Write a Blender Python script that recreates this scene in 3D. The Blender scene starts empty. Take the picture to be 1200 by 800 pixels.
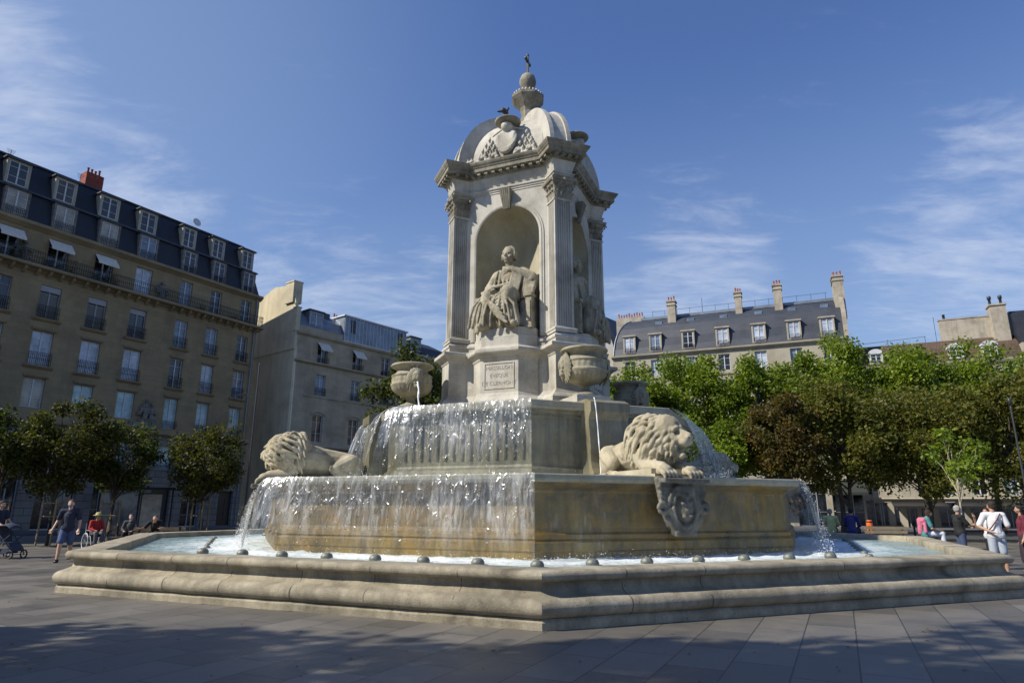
import bpy, bmesh, math, random
from math import sin, cos, pi, radians, sqrt, atan2
from mathutils import Vector, Matrix, Euler, noise
random.seed(7)
sc = bpy.context.scene
COL = sc.collection

# ------------------------------------------------------------------ materials
def new_mat(name):
    m = bpy.data.materials.new(name); m.use_nodes = True
    nt = m.node_tree; nt.nodes.clear()
    out = nt.nodes.new('ShaderNodeOutputMaterial')
    return m, nt, out
def N(nt, typ, **kw):
    n = nt.nodes.new(typ)
    for k, v in kw.items():
        if k.startswith('in_'): n.inputs[k[3:].replace('_', ' ')].default_value = v
        else: setattr(n, k, v)
    return n
def L(nt, a, b): nt.links.new(a, b)
def rgb(c): return (c[0], c[1], c[2], 1.0)
def ramp(nt, fac, stops):
    r = nt.nodes.new('ShaderNodeValToRGB'); L(nt, fac, r.inputs[0])
    el = r.color_ramp.elements
    el[0].position = stops[0][0]; el[0].color = rgb(stops[0][1])
    el[1].position = stops[-1][0]; el[1].color = rgb(stops[-1][1])
    for p, c in stops[1:-1]:
        e = el.new(p); e.color = rgb(c)
    return r.outputs[0]
def mixc(nt, fac, a, b, mode='MIX'):
    m = nt.nodes.new('ShaderNodeMix'); m.data_type = 'RGBA'; m.blend_type = mode
    if isinstance(fac, (int, float)): m.inputs[0].default_value = fac
    else: L(nt, fac, m.inputs[0])
    for s, v in ((6, a), (7, b)):
        if isinstance(v, tuple): m.inputs[s].default_value = rgb(v)
        else: L(nt, v, m.inputs[s])
    return m.outputs[2]
def mapping(nt, scale=(1, 1, 1), rot=(0, 0, 0), coord='Object'):
    tc = nt.nodes.new('ShaderNodeTexCoord'); mp = nt.nodes.new('ShaderNodeMapping')
    L(nt, tc.outputs[coord], mp.inputs[0]); mp.inputs['Scale'].default_value = scale; mp.inputs['Rotation'].default_value = rot
    return mp.outputs[0]
def noise_t(nt, vec, scale, detail=5, rough=.6, dist=0):
    n = nt.nodes.new('ShaderNodeTexNoise'); L(nt, vec, n.inputs['Vector'])
    n.inputs['Scale'].default_value = scale; n.inputs['Detail'].default_value = detail
    n.inputs['Roughness'].default_value = rough; n.inputs['Distortion'].default_value = dist
    return n.outputs[0]
def bump(nt, h, strength, dist=.02, normal=None):
    b = nt.nodes.new('ShaderNodeBump'); L(nt, h, b.inputs['Height'])
    b.inputs['Strength'].default_value = strength; b.inputs['Distance'].default_value = dist
    if normal is not None: L(nt, normal, b.inputs['Normal'])
    return b.outputs[0]
def principled(nt, out, col, rough=.7, normal=None, metal=0, spec=.5, **kw):
    p = nt.nodes.new('ShaderNodeBsdfPrincipled')
    if isinstance(col, tuple): p.inputs['Base Color'].default_value = rgb(col)
    else: L(nt, col, p.inputs['Base Color'])
    if isinstance(rough, (int, float)): p.inputs['Roughness'].default_value = rough
    else: L(nt, rough, p.inputs['Roughness'])
    p.inputs['Metallic'].default_value = metal
    p.inputs['Specular IOR Level'].default_value = spec
    if normal is not None: L(nt, normal, p.inputs['Normal'])
    for k, v in kw.items(): p.inputs[k.replace('_', ' ')].default_value = v
    L(nt, p.outputs[0], out.inputs[0]); return p

def stone(name, light, mid, dark, stain_col=None, stain=.5, scale=1.0, rough=.85, b=.35, streak=.5, joints=None, pits=0.0, wet=0.0):
    """weathered masonry: blotches, vertical rain streaks, fine grain, optional ashlar joints"""
    m, nt, out = new_mat(name)
    v = mapping(nt, (1, 1, 1)); vs = mapping(nt, (2.2, 2.2, .22))
    big = noise_t(nt, v, .9*scale, 6, .62, .3)
    col = ramp(nt, big, [(.3, dark), (.5, mid), (.68, light)])
    st = noise_t(nt, vs, 2.0*scale, 6, .65, .4)
    stf = ramp(nt, st, [(.45, (0, 0, 0)), (.7, (1, 1, 1))])
    mm = N(nt, 'ShaderNodeMath', operation='MULTIPLY'); L(nt, stf, mm.inputs[0]); mm.inputs[1].default_value = streak
    col = mixc(nt, mm.outputs[0], col, dark)
    if stain_col:
        s2 = noise_t(nt, v, 1.7*scale, 7, .7, .8)
        f2 = ramp(nt, s2, [(.48, (0, 0, 0)), (.66, (1, 1, 1))])
        m2 = N(nt, 'ShaderNodeMath', operation='MULTIPLY'); L(nt, f2, m2.inputs[0]); m2.inputs[1].default_value = stain
        col = mixc(nt, m2.outputs[0], col, stain_col)
    fine = noise_t(nt, v, 38*scale, 6, .7)
    h = fine
    col = mixc(nt, .35, col, ramp(nt, fine, [(.3, (.42, .42, .42)), (.68, (1.28, 1.28, 1.28))]), 'MULTIPLY')
    if pits:
        vo = N(nt, 'ShaderNodeTexVoronoi'); L(nt, v, vo.inputs['Vector']); vo.inputs['Scale'].default_value = 9
        vn = noise_t(nt, v, 3, 3); 
        pf = ramp(nt, vo.outputs['Distance'], [(.0, (1, 1, 1)), (.22, (0, 0, 0))])
        pk = ramp(nt, vn, [(.5, (0, 0, 0)), (.62, (1, 1, 1))])
        pm = mixc(nt, 1.0, pf, pk, 'MULTIPLY')
        pmf = N(nt, 'ShaderNodeMath', operation='MULTIPLY'); L(nt, pm, pmf.inputs[0]); pmf.inputs[1].default_value = pits
        col = mixc(nt, pmf.outputs[0], col, (dark[0]*.35, dark[1]*.33, dark[2]*.3))
    nrm = bump(nt, h, b, .03)
    if joints:
        br = N(nt, 'ShaderNodeTexBrick'); br.offset = .5
        mp = mapping(nt, (1, 1, 1), joints.get('rot', (pi/2, 0, 0)))
        L(nt, mp, br.inputs['Vector']); br.inputs['Scale'].default_value = 1
        br.inputs['Brick Width'].default_value = joints['w']; br.inputs['Row Height'].default_value = joints['h']
        br.inputs['Mortar Size'].default_value = joints.get('m', .012); br.inputs['Mortar Smooth'].default_value = .3
        br.inputs['Color1'].default_value = (.9, .9, .9, 1); br.inputs['Color2'].default_value = (1.06, 1.05, 1.03, 1)
        br.inputs['Mortar'].default_value = rgb(joints.get('c', (.5, .48, .45)))
        col = mixc(nt, 1.0, col, br.outputs['Color'], 'MULTIPLY')
        nrm = bump(nt, br.outputs['Fac'], -.6, .012, nrm)
    principled(nt, out, col, rough if not wet else wet, nrm, spec=.5)
    return m

def plain(name, col, rough=.6, metal=0, var=.15, scale=6, b=.1, spec=.5, **kw):
    m, nt, out = new_mat(name); v = mapping(nt)
    n = noise_t(nt, v, scale, 5, .6)
    lo = tuple(c*(1-var) for c in col); hi = tuple(min(1, c*(1+var)) for c in col)
    c = ramp(nt, n, [(.3, lo), (.7, hi)])
    principled(nt, out, c, rough, bump(nt, noise_t(nt, v, scale*8, 4), b, .01), metal, spec, **kw)
    return m

M = {}
M['marble'] = stone('weathered_white_marble', (0.576, 0.554, 0.493), (0.480, 0.459, 0.401), (0.263, 0.243, 0.201), (0.367, 0.338, 0.234), .35, 1.0, .75, .25, .45)
M['marble_joint'] = stone('white_marble_blocks', (0.576, 0.554, 0.493), (0.490, 0.467, 0.410), (0.297, 0.277, 0.234), (0.385, 0.355, 0.251), .35, 1.0, .75, .25, .4)
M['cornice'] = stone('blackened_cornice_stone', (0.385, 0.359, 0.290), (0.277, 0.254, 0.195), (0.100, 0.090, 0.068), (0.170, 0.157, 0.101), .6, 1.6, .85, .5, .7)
M['niche'] = stone('yellow_niche_stone', (0.475, 0.446, 0.342), (0.399, 0.370, 0.266), (0.266, 0.247, 0.171), (0.342, 0.294, 0.162), .6, .8, .85, .25, .3)  # niche colour is yellower and darker than the tower faces
M['statue'] = stone('grimy_statue_stone', (.50, .455, .345), (.385, .345, .25), (.12, .105, .07), (.22, .195, .12), .5, 2.6, .8, .6, .5)
M['lion'] = stone('pale_lion_stone', (0.508, 0.458, 0.344), (0.426, 0.378, 0.270), (0.181, 0.158, 0.106), (0.326, 0.255, 0.123), .4, 1.6, .8, .5, .35)
M['urn'] = stone('mossy_urn_stone', (0.433, 0.399, 0.297), (0.347, 0.315, 0.227), (0.139, 0.128, 0.086), (0.217, 0.196, 0.109), .5, 2.2, .8, .5, .5)
M['shield'] = stone('dark_cartouche_stone', (0.240, 0.228, 0.192), (0.160, 0.152, 0.128), (0.056, 0.053, 0.044), (0.240, 0.176, 0.080), .35, 2.0, .7, .6, .6)
M['tier_low'] = stone('wet_ochre_tier_stone', (0.386, 0.270, 0.086), (0.257, 0.171, 0.052), (0.083, 0.063, 0.026), (0.367, 0.207, 0.036), .7, .9, .45, .4, .75, wet=.38)
M['tier_up'] = stone('wet_grey_tier_stone', (0.279, 0.255, 0.169), (0.194, 0.177, 0.117), (0.069, 0.065, 0.046), (0.232, 0.184, 0.082), .3, 1.0, .45, .4, .8, wet=.38)
M['tier_rim'] = stone('pale_rim_stone', (0.461, 0.421, 0.316), (0.398, 0.359, 0.258), (0.223, 0.195, 0.136), (0.286, 0.242, 0.144), .35, 1.4, .6, .4, .3)
M['basin'] = stone('pitted_basin_stone', (0.48, 0.425, 0.32), (0.375, 0.33, 0.24), (0.125, 0.11, 0.08), (0.22, 0.19, 0.13), .7, 1.1, .85, .6, .5, pits=.75)
M['iron'] = plain('dark_wrought_iron', (.025, .025, .03), .5, .6)
M['bronze'] = plain('dark_bronze', (.09, .095, .08), .45, .5)
M['knob'] = plain('grey_green_nozzle_metal', (.16, .165, .14), .45, .2, .4, 20, .4)
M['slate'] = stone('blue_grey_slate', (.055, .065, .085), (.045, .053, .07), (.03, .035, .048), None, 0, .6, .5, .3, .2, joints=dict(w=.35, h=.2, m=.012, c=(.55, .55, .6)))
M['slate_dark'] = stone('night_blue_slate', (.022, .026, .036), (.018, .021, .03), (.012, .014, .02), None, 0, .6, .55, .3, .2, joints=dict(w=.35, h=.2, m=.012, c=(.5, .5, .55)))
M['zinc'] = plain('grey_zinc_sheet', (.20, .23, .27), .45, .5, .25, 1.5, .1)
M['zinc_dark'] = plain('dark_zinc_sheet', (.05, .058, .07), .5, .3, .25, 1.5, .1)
M['facade1'] = stone('tan_paris_ashlar', (0.338, 0.262, 0.152), (0.301, 0.235, 0.136), (0.211, 0.164, 0.097), (0.237, 0.196, 0.129), .3, .35, .9, .25, .35, joints=dict(w=1.1, h=.42, m=.008, c=(.72, .70, .66)))
M['facade1_base'] = stone('grey_base_ashlar', (0.245, 0.229, 0.205), (0.218, 0.201, 0.177), (0.136, 0.127, 0.112), None, 0, .4, .9, .25, .35, joints=dict(w=1.3, h=.5, m=.03, c=(.45, .45, .45)))
M['facade2'] = stone('grey_cream_render', (0.467, 0.410, 0.301), (0.412, 0.362, 0.262), (0.267, 0.232, 0.170), (0.334, 0.302, 0.233), .35, .4, .9, .2, .5, joints=dict(w=1.2, h=.45, m=.005, c=(.85, .84, .82)))
M['gable'] = stone('blank_gable_render', (0.693, 0.613, 0.433), (0.598, 0.527, 0.367), (0.363, 0.323, 0.231), (0.473, 0.426, 0.299), .4, .25, .95, .3, .6)
M['cream'] = stone('cream_house_stone', (0.450, 0.410, 0.319), (0.401, 0.360, 0.278), (0.270, 0.246, 0.188), (0.328, 0.295, 0.229), .3, .4, .9, .2, .4)  # cream is the stone's own colour
M['chimney'] = stone('chimney_render', (0.476, 0.425, 0.340), (0.408, 0.365, 0.289), (0.238, 0.212, 0.170), (0.306, 0.264, 0.204), .4, 1.2, .9, .3, .6)
M['pot'] = plain('terracotta_chimney_pot', (.34, .13, .07), .8, 0, .3)
M['brickpot'] = plain('red_brick_chimney', (.22, .05, .03), .85, 0, .4, 4, .3)
M['white_frame'] = plain('white_painted_wood', (.55, .56, .58), .5)
M['grey_frame'] = plain('grey_painted_wood', (.30, .31, .33), .5)
M['awning'] = plain('pale_canvas_awning', (.62, .58, .50), .9)
M['dark_shop'] = plain('black_shop_front', (.02, .02, .022), .4)
M['lamp_paint'] = plain('dark_grey_lamp_paint', (.04, .043, .047), .4, .3)
def pane_mat(name, col, rough=.06):
    m, nt, out = new_mat(name); v = mapping(nt)
    n = noise_t(nt, v, .9, 3); c = ramp(nt, n, [(.35, tuple(x*.6 for x in col)), (.65, tuple(min(1, x*1.3) for x in col))])
    principled(nt, out, c, rough, bump(nt, noise_t(nt, v, 1.3, 2), .08, .05), 0, .8); return m
M['pane_dark'] = pane_mat('dark_window_glass', (.012, .014, .018))
M['pane_blue'] = pane_mat('painted_sky_reflection_glass', (.14, .19, .26))  # sky reflection put into the base colour as pale blue
M['pane_curtain'] = pane_mat('window_glass_with_net_curtain', (.40, .45, .53), .2)
M['pane_cream'] = pane_mat('glass_with_cream_curtain', (.34, .31, .24), .2)
M['pane_teal'] = pane_mat('pale_teal_curtain_glass', (.32, .50, .53), .2)
M['pane_brown'] = pane_mat('window_with_brown_blind', (.05, .035, .018), .25)

def leaf_mat(name, a, b, c):
    m, nt, out = new_mat(name)
    g = N(nt, 'ShaderNodeNewGeometry'); oi = N(nt, 'ShaderNodeObjectInfo')
    ra = N(nt, 'ShaderNodeMath', operation='ADD'); L(nt, g.outputs['Random Per Island'], ra.inputs[0]); ra.inputs[1].default_value = 0
    col = ramp(nt, ra.outputs[0], [(0, a), (.5, b), (1, c)])
    v = mapping(nt); n = noise_t(nt, v, .55, 3)
    col = mixc(nt, ramp(nt, n, [(.4, (0, 0, 0)), (.65, (.55, .55, .55))]), col, a)
    d = N(nt, 'ShaderNodeBsdfPrincipled'); L(nt, col, d.inputs['Base Color']); d.inputs['Roughness'].default_value = .55; d.inputs['Specular IOR Level'].default_value = .35
    t = N(nt, 'ShaderNodeBsdfTranslucent'); tc = mixc(nt, 1.0, col, (1.3, 1.35, .55), 'MULTIPLY'); L(nt, tc, t.inputs[0])
    mx = N(nt, 'ShaderNodeMixShader'); mx.inputs[0].default_value = .45
    L(nt, d.outputs[0], mx.inputs[1]); L(nt, t.outputs[0], mx.inputs[2]); L(nt, mx.outputs[0], out.inputs[0])
    return m
M['leaf_green'] = leaf_mat('fresh_green_leaves', (.07, .11, .010), (.17, .24, .018), (.30, .37, .035))
M['leaf_olive'] = leaf_mat('olive_autumn_leaves', (.06, .075, .012), (.125, .13, .02), (.21, .18, .03))
M['leaf_rust'] = leaf_mat('rusty_autumn_leaves', (.055, .065, .014), (.10, .07, .016), (.17, .09, .022))
M['leaf_dark'] = leaf_mat('dark_green_leaves', (.03, .045, .01), (.06, .08, .015), (.11, .12, .02))
M['bark'] = stone('grey_brown_bark', (.12, .10, .075), (.085, .07, .05), (.04, .033, .025), None, 0, 3, .9, .8, .6)
M['bark_pale'] = plain('pale_young_bark', (.42, .38, .28), .8)
M['wood'] = plain('weathered_stake_wood', (.24, .19, .12), .8)

# ------------------------------------------------------------------ mesh builder
class MB:
    def __init__(s): s.v = []; s.f = []; s.sm = []
    def add(s, vs, fs, smooth=False):
        o = len(s.v); s.v += [tuple(p) for p in vs]; s.f += [tuple(i+o for i in f) for f in fs]; s.sm += [smooth]*len(fs)
    def box(s, x0, x1, y0, y1, z0, z1, M4=None):
        vs = [Vector(p) for p in ((x0,y0,z0),(x1,y0,z0),(x1,y1,z0),(x0,y1,z0),(x0,y0,z1),(x1,y0,z1),(x1,y1,z1),(x0,y1,z1))]
        if M4 is not None: vs = [M4 @ p for p in vs]
        s.add(vs, [(0,3,2,1),(4,5,6,7),(0,1,5,4),(1,2,6,5),(2,3,7,6),(3,0,4,7)])
    def loft(s, rings, closed=True, smooth=False, cap0=False, cap1=False):
        n = len(rings[0]); vs = [p for r in rings for p in r]; fs = []
        for i in range(len(rings)-1):
            for j in range(n if closed else n-1):
                k = (j+1) % n; fs.append((i*n+j, i*n+k, (i+1)*n+k, (i+1)*n+j))
        s.add(vs, fs, smooth)
        if cap0: s.add(rings[0], [tuple(reversed(range(n)))])
        if cap1: s.add(rings[-1], [tuple(range(n))])
    def tube(s, pts, rad, n=8, smooth=True, caps=True):
        pts = [Vector(p) for p in pts]; rings = []
        up = Vector((0, 0, 1))
        for i, p in enumerate(pts):
            d = (pts[min(i+1, len(pts)-1)]-pts[max(i-1, 0)]).normalized()
            a = d.cross(up)
            if a.length < .05: a = d.cross(Vector((1, 0, 0)))
            a.normalize(); b = a.cross(d).normalized()
            r = rad[i] if isinstance(rad, (list, tuple)) else rad
            rings.append([p+a*r*cos(2*pi*k/n)+b*r*sin(2*pi*k/n) for k in range(n)])
        s.loft(rings, True, smooth, caps, caps)
    def lathe(s, prof, n=32, smooth=True, c=(0, 0, 0), mod=None):
        rings = []
        for r, z in prof:
            rings.append([(c[0]+(r*(mod(k/n, z) if mod else 1))*cos(2*pi*k/n), c[1]+(r*(mod(k/n, z) if mod else 1))*sin(2*pi*k/n), c[2]+z) for k in range(n)])
        s.loft(rings, True, smooth)
    def ico(s, c, r, sub=2, M3=None):
        bm = bmesh.new(); bmesh.ops.create_icosphere(bm, subdivisions=sub, radius=1)
        rr = r if isinstance(r, (tuple, list)) else (r, r, r)
        vs = []
        for v in bm.verts:
            p = Vector((v.co.x*rr[0], v.co.y*rr[1], v.co.z*rr[2]))
            if M3 is not None: p = M3 @ p
            vs.append(p+Vector(c))
        s.add(vs, [tuple(v.index for v in f.verts) for f in bm.faces], True); bm.free()
    def poly(s, pts): s.add(pts, [tuple(range(len(pts)))])
    def prism(s, pts2, f0, f1):
        """pts2: outline list; f0,f1 map a 2D point to 3D on the two ends"""
        n = len(pts2); a = [f0(p) for p in pts2]; b = [f1(p) for p in pts2]
        s.add(a+b, [tuple(reversed(range(n))), tuple(range(n, 2*n))]+[(i, (i+1) % n, n+(i+1) % n, n+i) for i in range(n)])
    def mesh(s, name):
        me = bpy.data.meshes.new(name); me.from_pydata(s.v, [], s.f)
        me.polygons.foreach_set('use_smooth', s.sm); me.update(); return me
    def build(s, name, mat, parent=None, fixn=True, weld=False, **kw):
        me = s.mesh(name)
        if fixn or weld:
            bm = bmesh.new(); bm.from_mesh(me)
            if weld: bmesh.ops.remove_doubles(bm, verts=bm.verts, dist=.0005)
            if fixn: bmesh.ops.recalc_face_normals(bm, faces=bm.faces)
            bm.to_mesh(me); bm.free()
        o = bpy.data.objects.new(name, me); COL.objects.link(o)
        if mat is not None: me.materials.append(mat)
        if parent is not None: o.parent = parent
        tag(o, **kw); return o
def tag(o, label=None, category=None, group=None, kind=None):
    if label: o['label'] = label
    if category: o['category'] = category
    if group: o['group'] = group
    if kind: o['kind'] = kind
    return o
def thing(name, label, category, loc=(0, 0, 0), rz=0, group=None, parent=None):
    o = bpy.data.objects.new(name, None); COL.objects.link(o); o.location = loc; o.rotation_euler = (0, 0, rz)
    o.empty_display_size = .3
    if parent: o.parent = parent
    return tag(o, label, category, group)
def copy_tree(o, parent=None):
    c = o.copy(); COL.objects.link(c)
    if parent is not None: c.parent = parent
    for ch in [x for x in list(COL.objects) if x.parent == o and x != c]: copy_tree(ch, c)
    return c

def sculpt(name, prims, voxel, mat, parent=None, smooth=4, noise_amt=0.0, noise_scale=6.0, decim=None, dents=(), **kw):
    """fuse tapered capsules and ellipsoids into one continuous skin"""
    mb = MB()
    for p in prims:
        if p[0] == 'c':
            a, b = Vector(p[1]), Vector(p[2]); ra, rb = p[3], p[4]
            d = b-a; ln = d.length
            if ln < 1e-5: mb.ico(a, ra, 2); continue
            d.normalize(); pts = []; rad = []
            for t in (-.999, -.8, -.5, 0):
                pts.append(a+d*ra*t); rad.append(ra*sqrt(max(0, 1-t*t)))
            for t in (0, .5, .8, .999):
                pts.append(b+d*rb*t); rad.append(rb*sqrt(max(0, 1-t*t)))
            mb.tube(pts, rad, 12)
        elif p[0] == 'e':
            M3 = Euler(p[3]).to_matrix() if len(p) > 3 else None
            mb.ico(p[1], p[2], 3, M3)
        elif p[0] == 't':
            mb.tube(p[1], p[2], 8)
            for q, r in ((p[1][0], p[2][0]), (p[1][-1], p[2][-1])): mb.ico(q, r, 1)
        elif p[0] == 'b':
            x0, x1, y0, y1, z0, z1 = p[1]; M4 = p[2] if len(p) > 2 else None
            mb.box(x0, x1, y0, y1, z0, z1, M4)
    me = mb.mesh(name+'_raw')
    bm = bmesh.new(); bm.from_mesh(me); bmesh.ops.recalc_face_normals(bm, faces=bm.faces); bm.to_mesh(me); bm.free()
    o = bpy.data.objects.new(name, me); COL.objects.link(o)
    r = o.modifiers.new('r', 'REMESH'); r.mode = 'VOXEL'; r.voxel_size = voxel; r.use_smooth_shade = True
    if smooth:
        s = o.modifiers.new('s', 'SMOOTH'); s.factor = .5; s.iterations = smooth
    if decim:
        d = o.modifiers.new('d', 'DECIMATE'); d.ratio = decim
    dg = bpy.context.evaluated_depsgraph_get(); dg.update()
    ev = o.evaluated_get(dg); nm = bpy.data.meshes.new_from_object(ev)
    o.modifiers.clear(); o.data = nm; bpy.data.meshes.remove(me); nm.name = name
    if noise_amt:
        nrm = [v.normal.copy() for v in nm.vertices]; co = [v.co.copy() for v in nm.vertices]; flat_ = []
        for p_, q_ in zip(co, nrm):
            flat_ += (p_+q_*noise_amt*(noise.noise(p_*noise_scale)+.5*noise.noise(p_*noise_scale*2.7)))[:]
        nm.vertices.foreach_set('co', flat_); nm.update()
    if dents:                                   # chisel hollows: eye sockets, nostrils, mouth
        co = [v.co.copy() for v in nm.vertices]; flat_ = []
        for p_ in co:
            q_ = p_.copy()
            for c_, r_, d_ in dents:
                dd = (p_-c_).length/r_
                if dd < 1: q_ += d_*(1-dd*dd)**1.5
            flat_ += q_[:]
        nm.vertices.foreach_set('co', flat_); nm.update()
    nm.polygons.foreach_set('use_smooth', [True]*len(nm.polygons))
    nm.materials.clear(); nm.materials.append(mat)
    if parent is not None: o.parent = parent
    tag(o, **kw); return o

# ------------------------------------------------------------------ camera, world, sun
cam_d = bpy.data.cameras.new('camera'); cam = bpy.data.objects.new('camera', cam_d); COL.objects.link(cam); sc.camera = cam
cam_d.sensor_width = 36; cam_d.lens = 768.86/1200*36; cam_d.clip_end = 5000; cam_d.clip_start = .1
PITCH = .2489
mat_cam = Matrix.Rotation(pi/2+PITCH, 4, 'X') @ Matrix.Rotation(.0037, 4, 'Z')
cam.matrix_world = Matrix.Translation((0, 0, 1.6)) @ mat_cam

SUN_AZ = radians(-72)      # measured from the direction that faces the camera, towards the left
SUN_EL = radians(41)
sd = Vector((sin(SUN_AZ)*cos(SUN_EL), -cos(SUN_AZ)*cos(SUN_EL), sin(SUN_EL)))
sun_d = bpy.data.lights.new('sun', 'SUN'); sun_d.energy = 5.0; sun_d.angle = radians(.55); sun_d.color = (1.0, .93, .80)
sun = bpy.data.objects.new('sun', sun_d); COL.objects.link(sun); sun.location = (-30, -10, 40)
sun.rotation_euler = (-sd).to_track_quat('-Z', 'Y').to_euler()
w = bpy.data.worlds.new('World'); sc.world = w; w.use_nodes = True
nt = w.node_tree; nt.nodes.clear()
wo = nt.nodes.new('ShaderNodeOutputWorld'); bg = nt.nodes.new('ShaderNodeBackground'); L(nt, bg.outputs[0], wo.inputs[0])
sky = nt.nodes.new('ShaderNodeTexSky'); sky.sky_type = 'NISHITA'; sky.sun_disc = False
sky.sun_elevation = SUN_EL; sky.sun_rotation = atan2(sd.x, sd.y)
sky.air_density = 1.15; sky.dust_density = .5; sky.ozone_density = 3.0; sky.altitude = 50
bg.inputs[1].default_value = .105
# clouds: wisps on a flat layer far above (direction divided by its height)
tc = nt.nodes.new('ShaderNodeTexCoord'); sep = nt.nodes.new('ShaderNodeSeparateXYZ'); L(nt, tc.outputs['Generated'], sep.inputs[0])
zc = N(nt, 'ShaderNodeMath', operation='MAXIMUM'); L(nt, sep.outputs[2], zc.inputs[0]); zc.inputs[1].default_value = .02
za = N(nt, 'ShaderNodeMath', operation='ADD'); L(nt, zc.outputs[0], za.inputs[0]); za.inputs[1].default_value = .12
dx = N(nt, 'ShaderNodeMath', operation='DIVIDE'); L(nt, sep.outputs[0], dx.inputs[0]); L(nt, za.outputs[0], dx.inputs[1])
dy = N(nt, 'ShaderNodeMath', operation='DIVIDE'); L(nt, sep.outputs[1], dy.inputs[0]); L(nt, za.outputs[0], dy.inputs[1])
cb = nt.nodes.new('ShaderNodeCombineXYZ'); L(nt, dx.outputs[0], cb.inputs[0]); L(nt, dy.outputs[0], cb.inputs[1])
mp = nt.nodes.new('ShaderNodeMapping'); L(nt, cb.outputs[0], mp.inputs[0]); mp.inputs['Rotation'].default_value = (0, 0, radians(25)); mp.inputs['Scale'].default_value = (1.1, 2.3, 1)
n1 = noise_t(nt, mp.outputs[0], 2.2, 9, .62, .7)
n2 = noise_t(nt, mp.outputs[0], 9.0, 6, .6, .3)
nn = mixc(nt, .25, n1, n2)
def blob(d, tight, amt):
    dn = Vector(d).normalized()
    vm = N(nt, 'ShaderNodeVectorMath', operation='DOT_PRODUCT'); L(nt, tc.outputs['Generated'], vm.inputs[0]); vm.inputs[1].default_value = dn
    mr = N(nt, 'ShaderNodeMapRange', interpolation_type='SMOOTHSTEP'); L(nt, vm.outputs['Value'], mr.inputs[0])
    mr.inputs[1].default_value = cos(radians(tight)); mr.inputs[2].default_value = 1.0; mr.inputs[3].default_value = 0; mr.inputs[4].default_value = amt
    return mr.outputs[0]
def pix(u, v):
    x = (u-600)/768.86; y = (400-v)/768.86
    return (x, cos(PITCH)-y*sin(PITCH), sin(PITCH)+y*cos(PITCH))
acc = None
CLOUDS = [((-.86, .80, .52), 15, .34), ((-.66, .93, .42), 12, .26), ((-.33, 1.0, .27), 13, .22), ((-.12, 1.0, .24), 12, .18), ((-.9, .7, .35), 22, .15),
          ((.30, 1.0, .36), 9, .26), ((.20, 1.0, .33), 7, .20), ((.78, .9, .40), 13, .25), ((.66, .95, .36), 9, .18), ((.30, 1.0, .46), 7, .10)]
for d, t, a in CLOUDS:
    b_ = blob(d, t, a)
    if acc is None: acc = b_
    else:
        ad = N(nt, 'ShaderNodeMath', operation='MAXIMUM'); L(nt, acc, ad.inputs[0]); L(nt, b_, ad.inputs[1]); acc = ad.outputs[0]
sm = N(nt, 'ShaderNodeMath', operation='ADD'); L(nt, nn, sm.inputs[0]); L(nt, acc, sm.inputs[1])
cf = N(nt, 'ShaderNodeMapRange', interpolation_type='SMOOTHSTEP'); L(nt, sm.outputs[0], cf.inputs[0])
cf.inputs[1].default_value = .56; cf.inputs[2].default_value = .98; cf.inputs[3].default_value = 0; cf.inputs[4].default_value = .58
sk2 = mixc(nt, 1.0, sky.outputs[0], (.74, .85, 1.15), 'MULTIPLY'); hz_ = N(nt, 'ShaderNodeMapRange', interpolation_type='SMOOTHSTEP'); L(nt, sep.outputs[2], hz_.inputs[0]); hz_.inputs[1].default_value = .62; hz_.inputs[2].default_value = .12; hz_.inputs[3].default_value = 0; hz_.inputs[4].default_value = .60
hl_ = blob((-.9, .62, .45), 52, .42); hm_ = N(nt, 'ShaderNodeMath', operation='MAXIMUM'); L(nt, hz_.outputs[0], hm_.inputs[0]); L(nt, hl_, hm_.inputs[1])
sk2 = mixc(nt, hm_.outputs[0], sk2, (2.55, 3.45, 4.75))
cl = mixc(nt, cf.outputs[0], sk2, (5.6, 6.1, 7.2))
L(nt, cl, bg.inputs[0])
sc.view_settings.view_transform = 'Standard'; sc.view_settings.look = 'None'; sc.view_settings.gamma = 1; sc.view_settings.use_curve_mapping = False
sc.view_settings.exposure = .27
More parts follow.
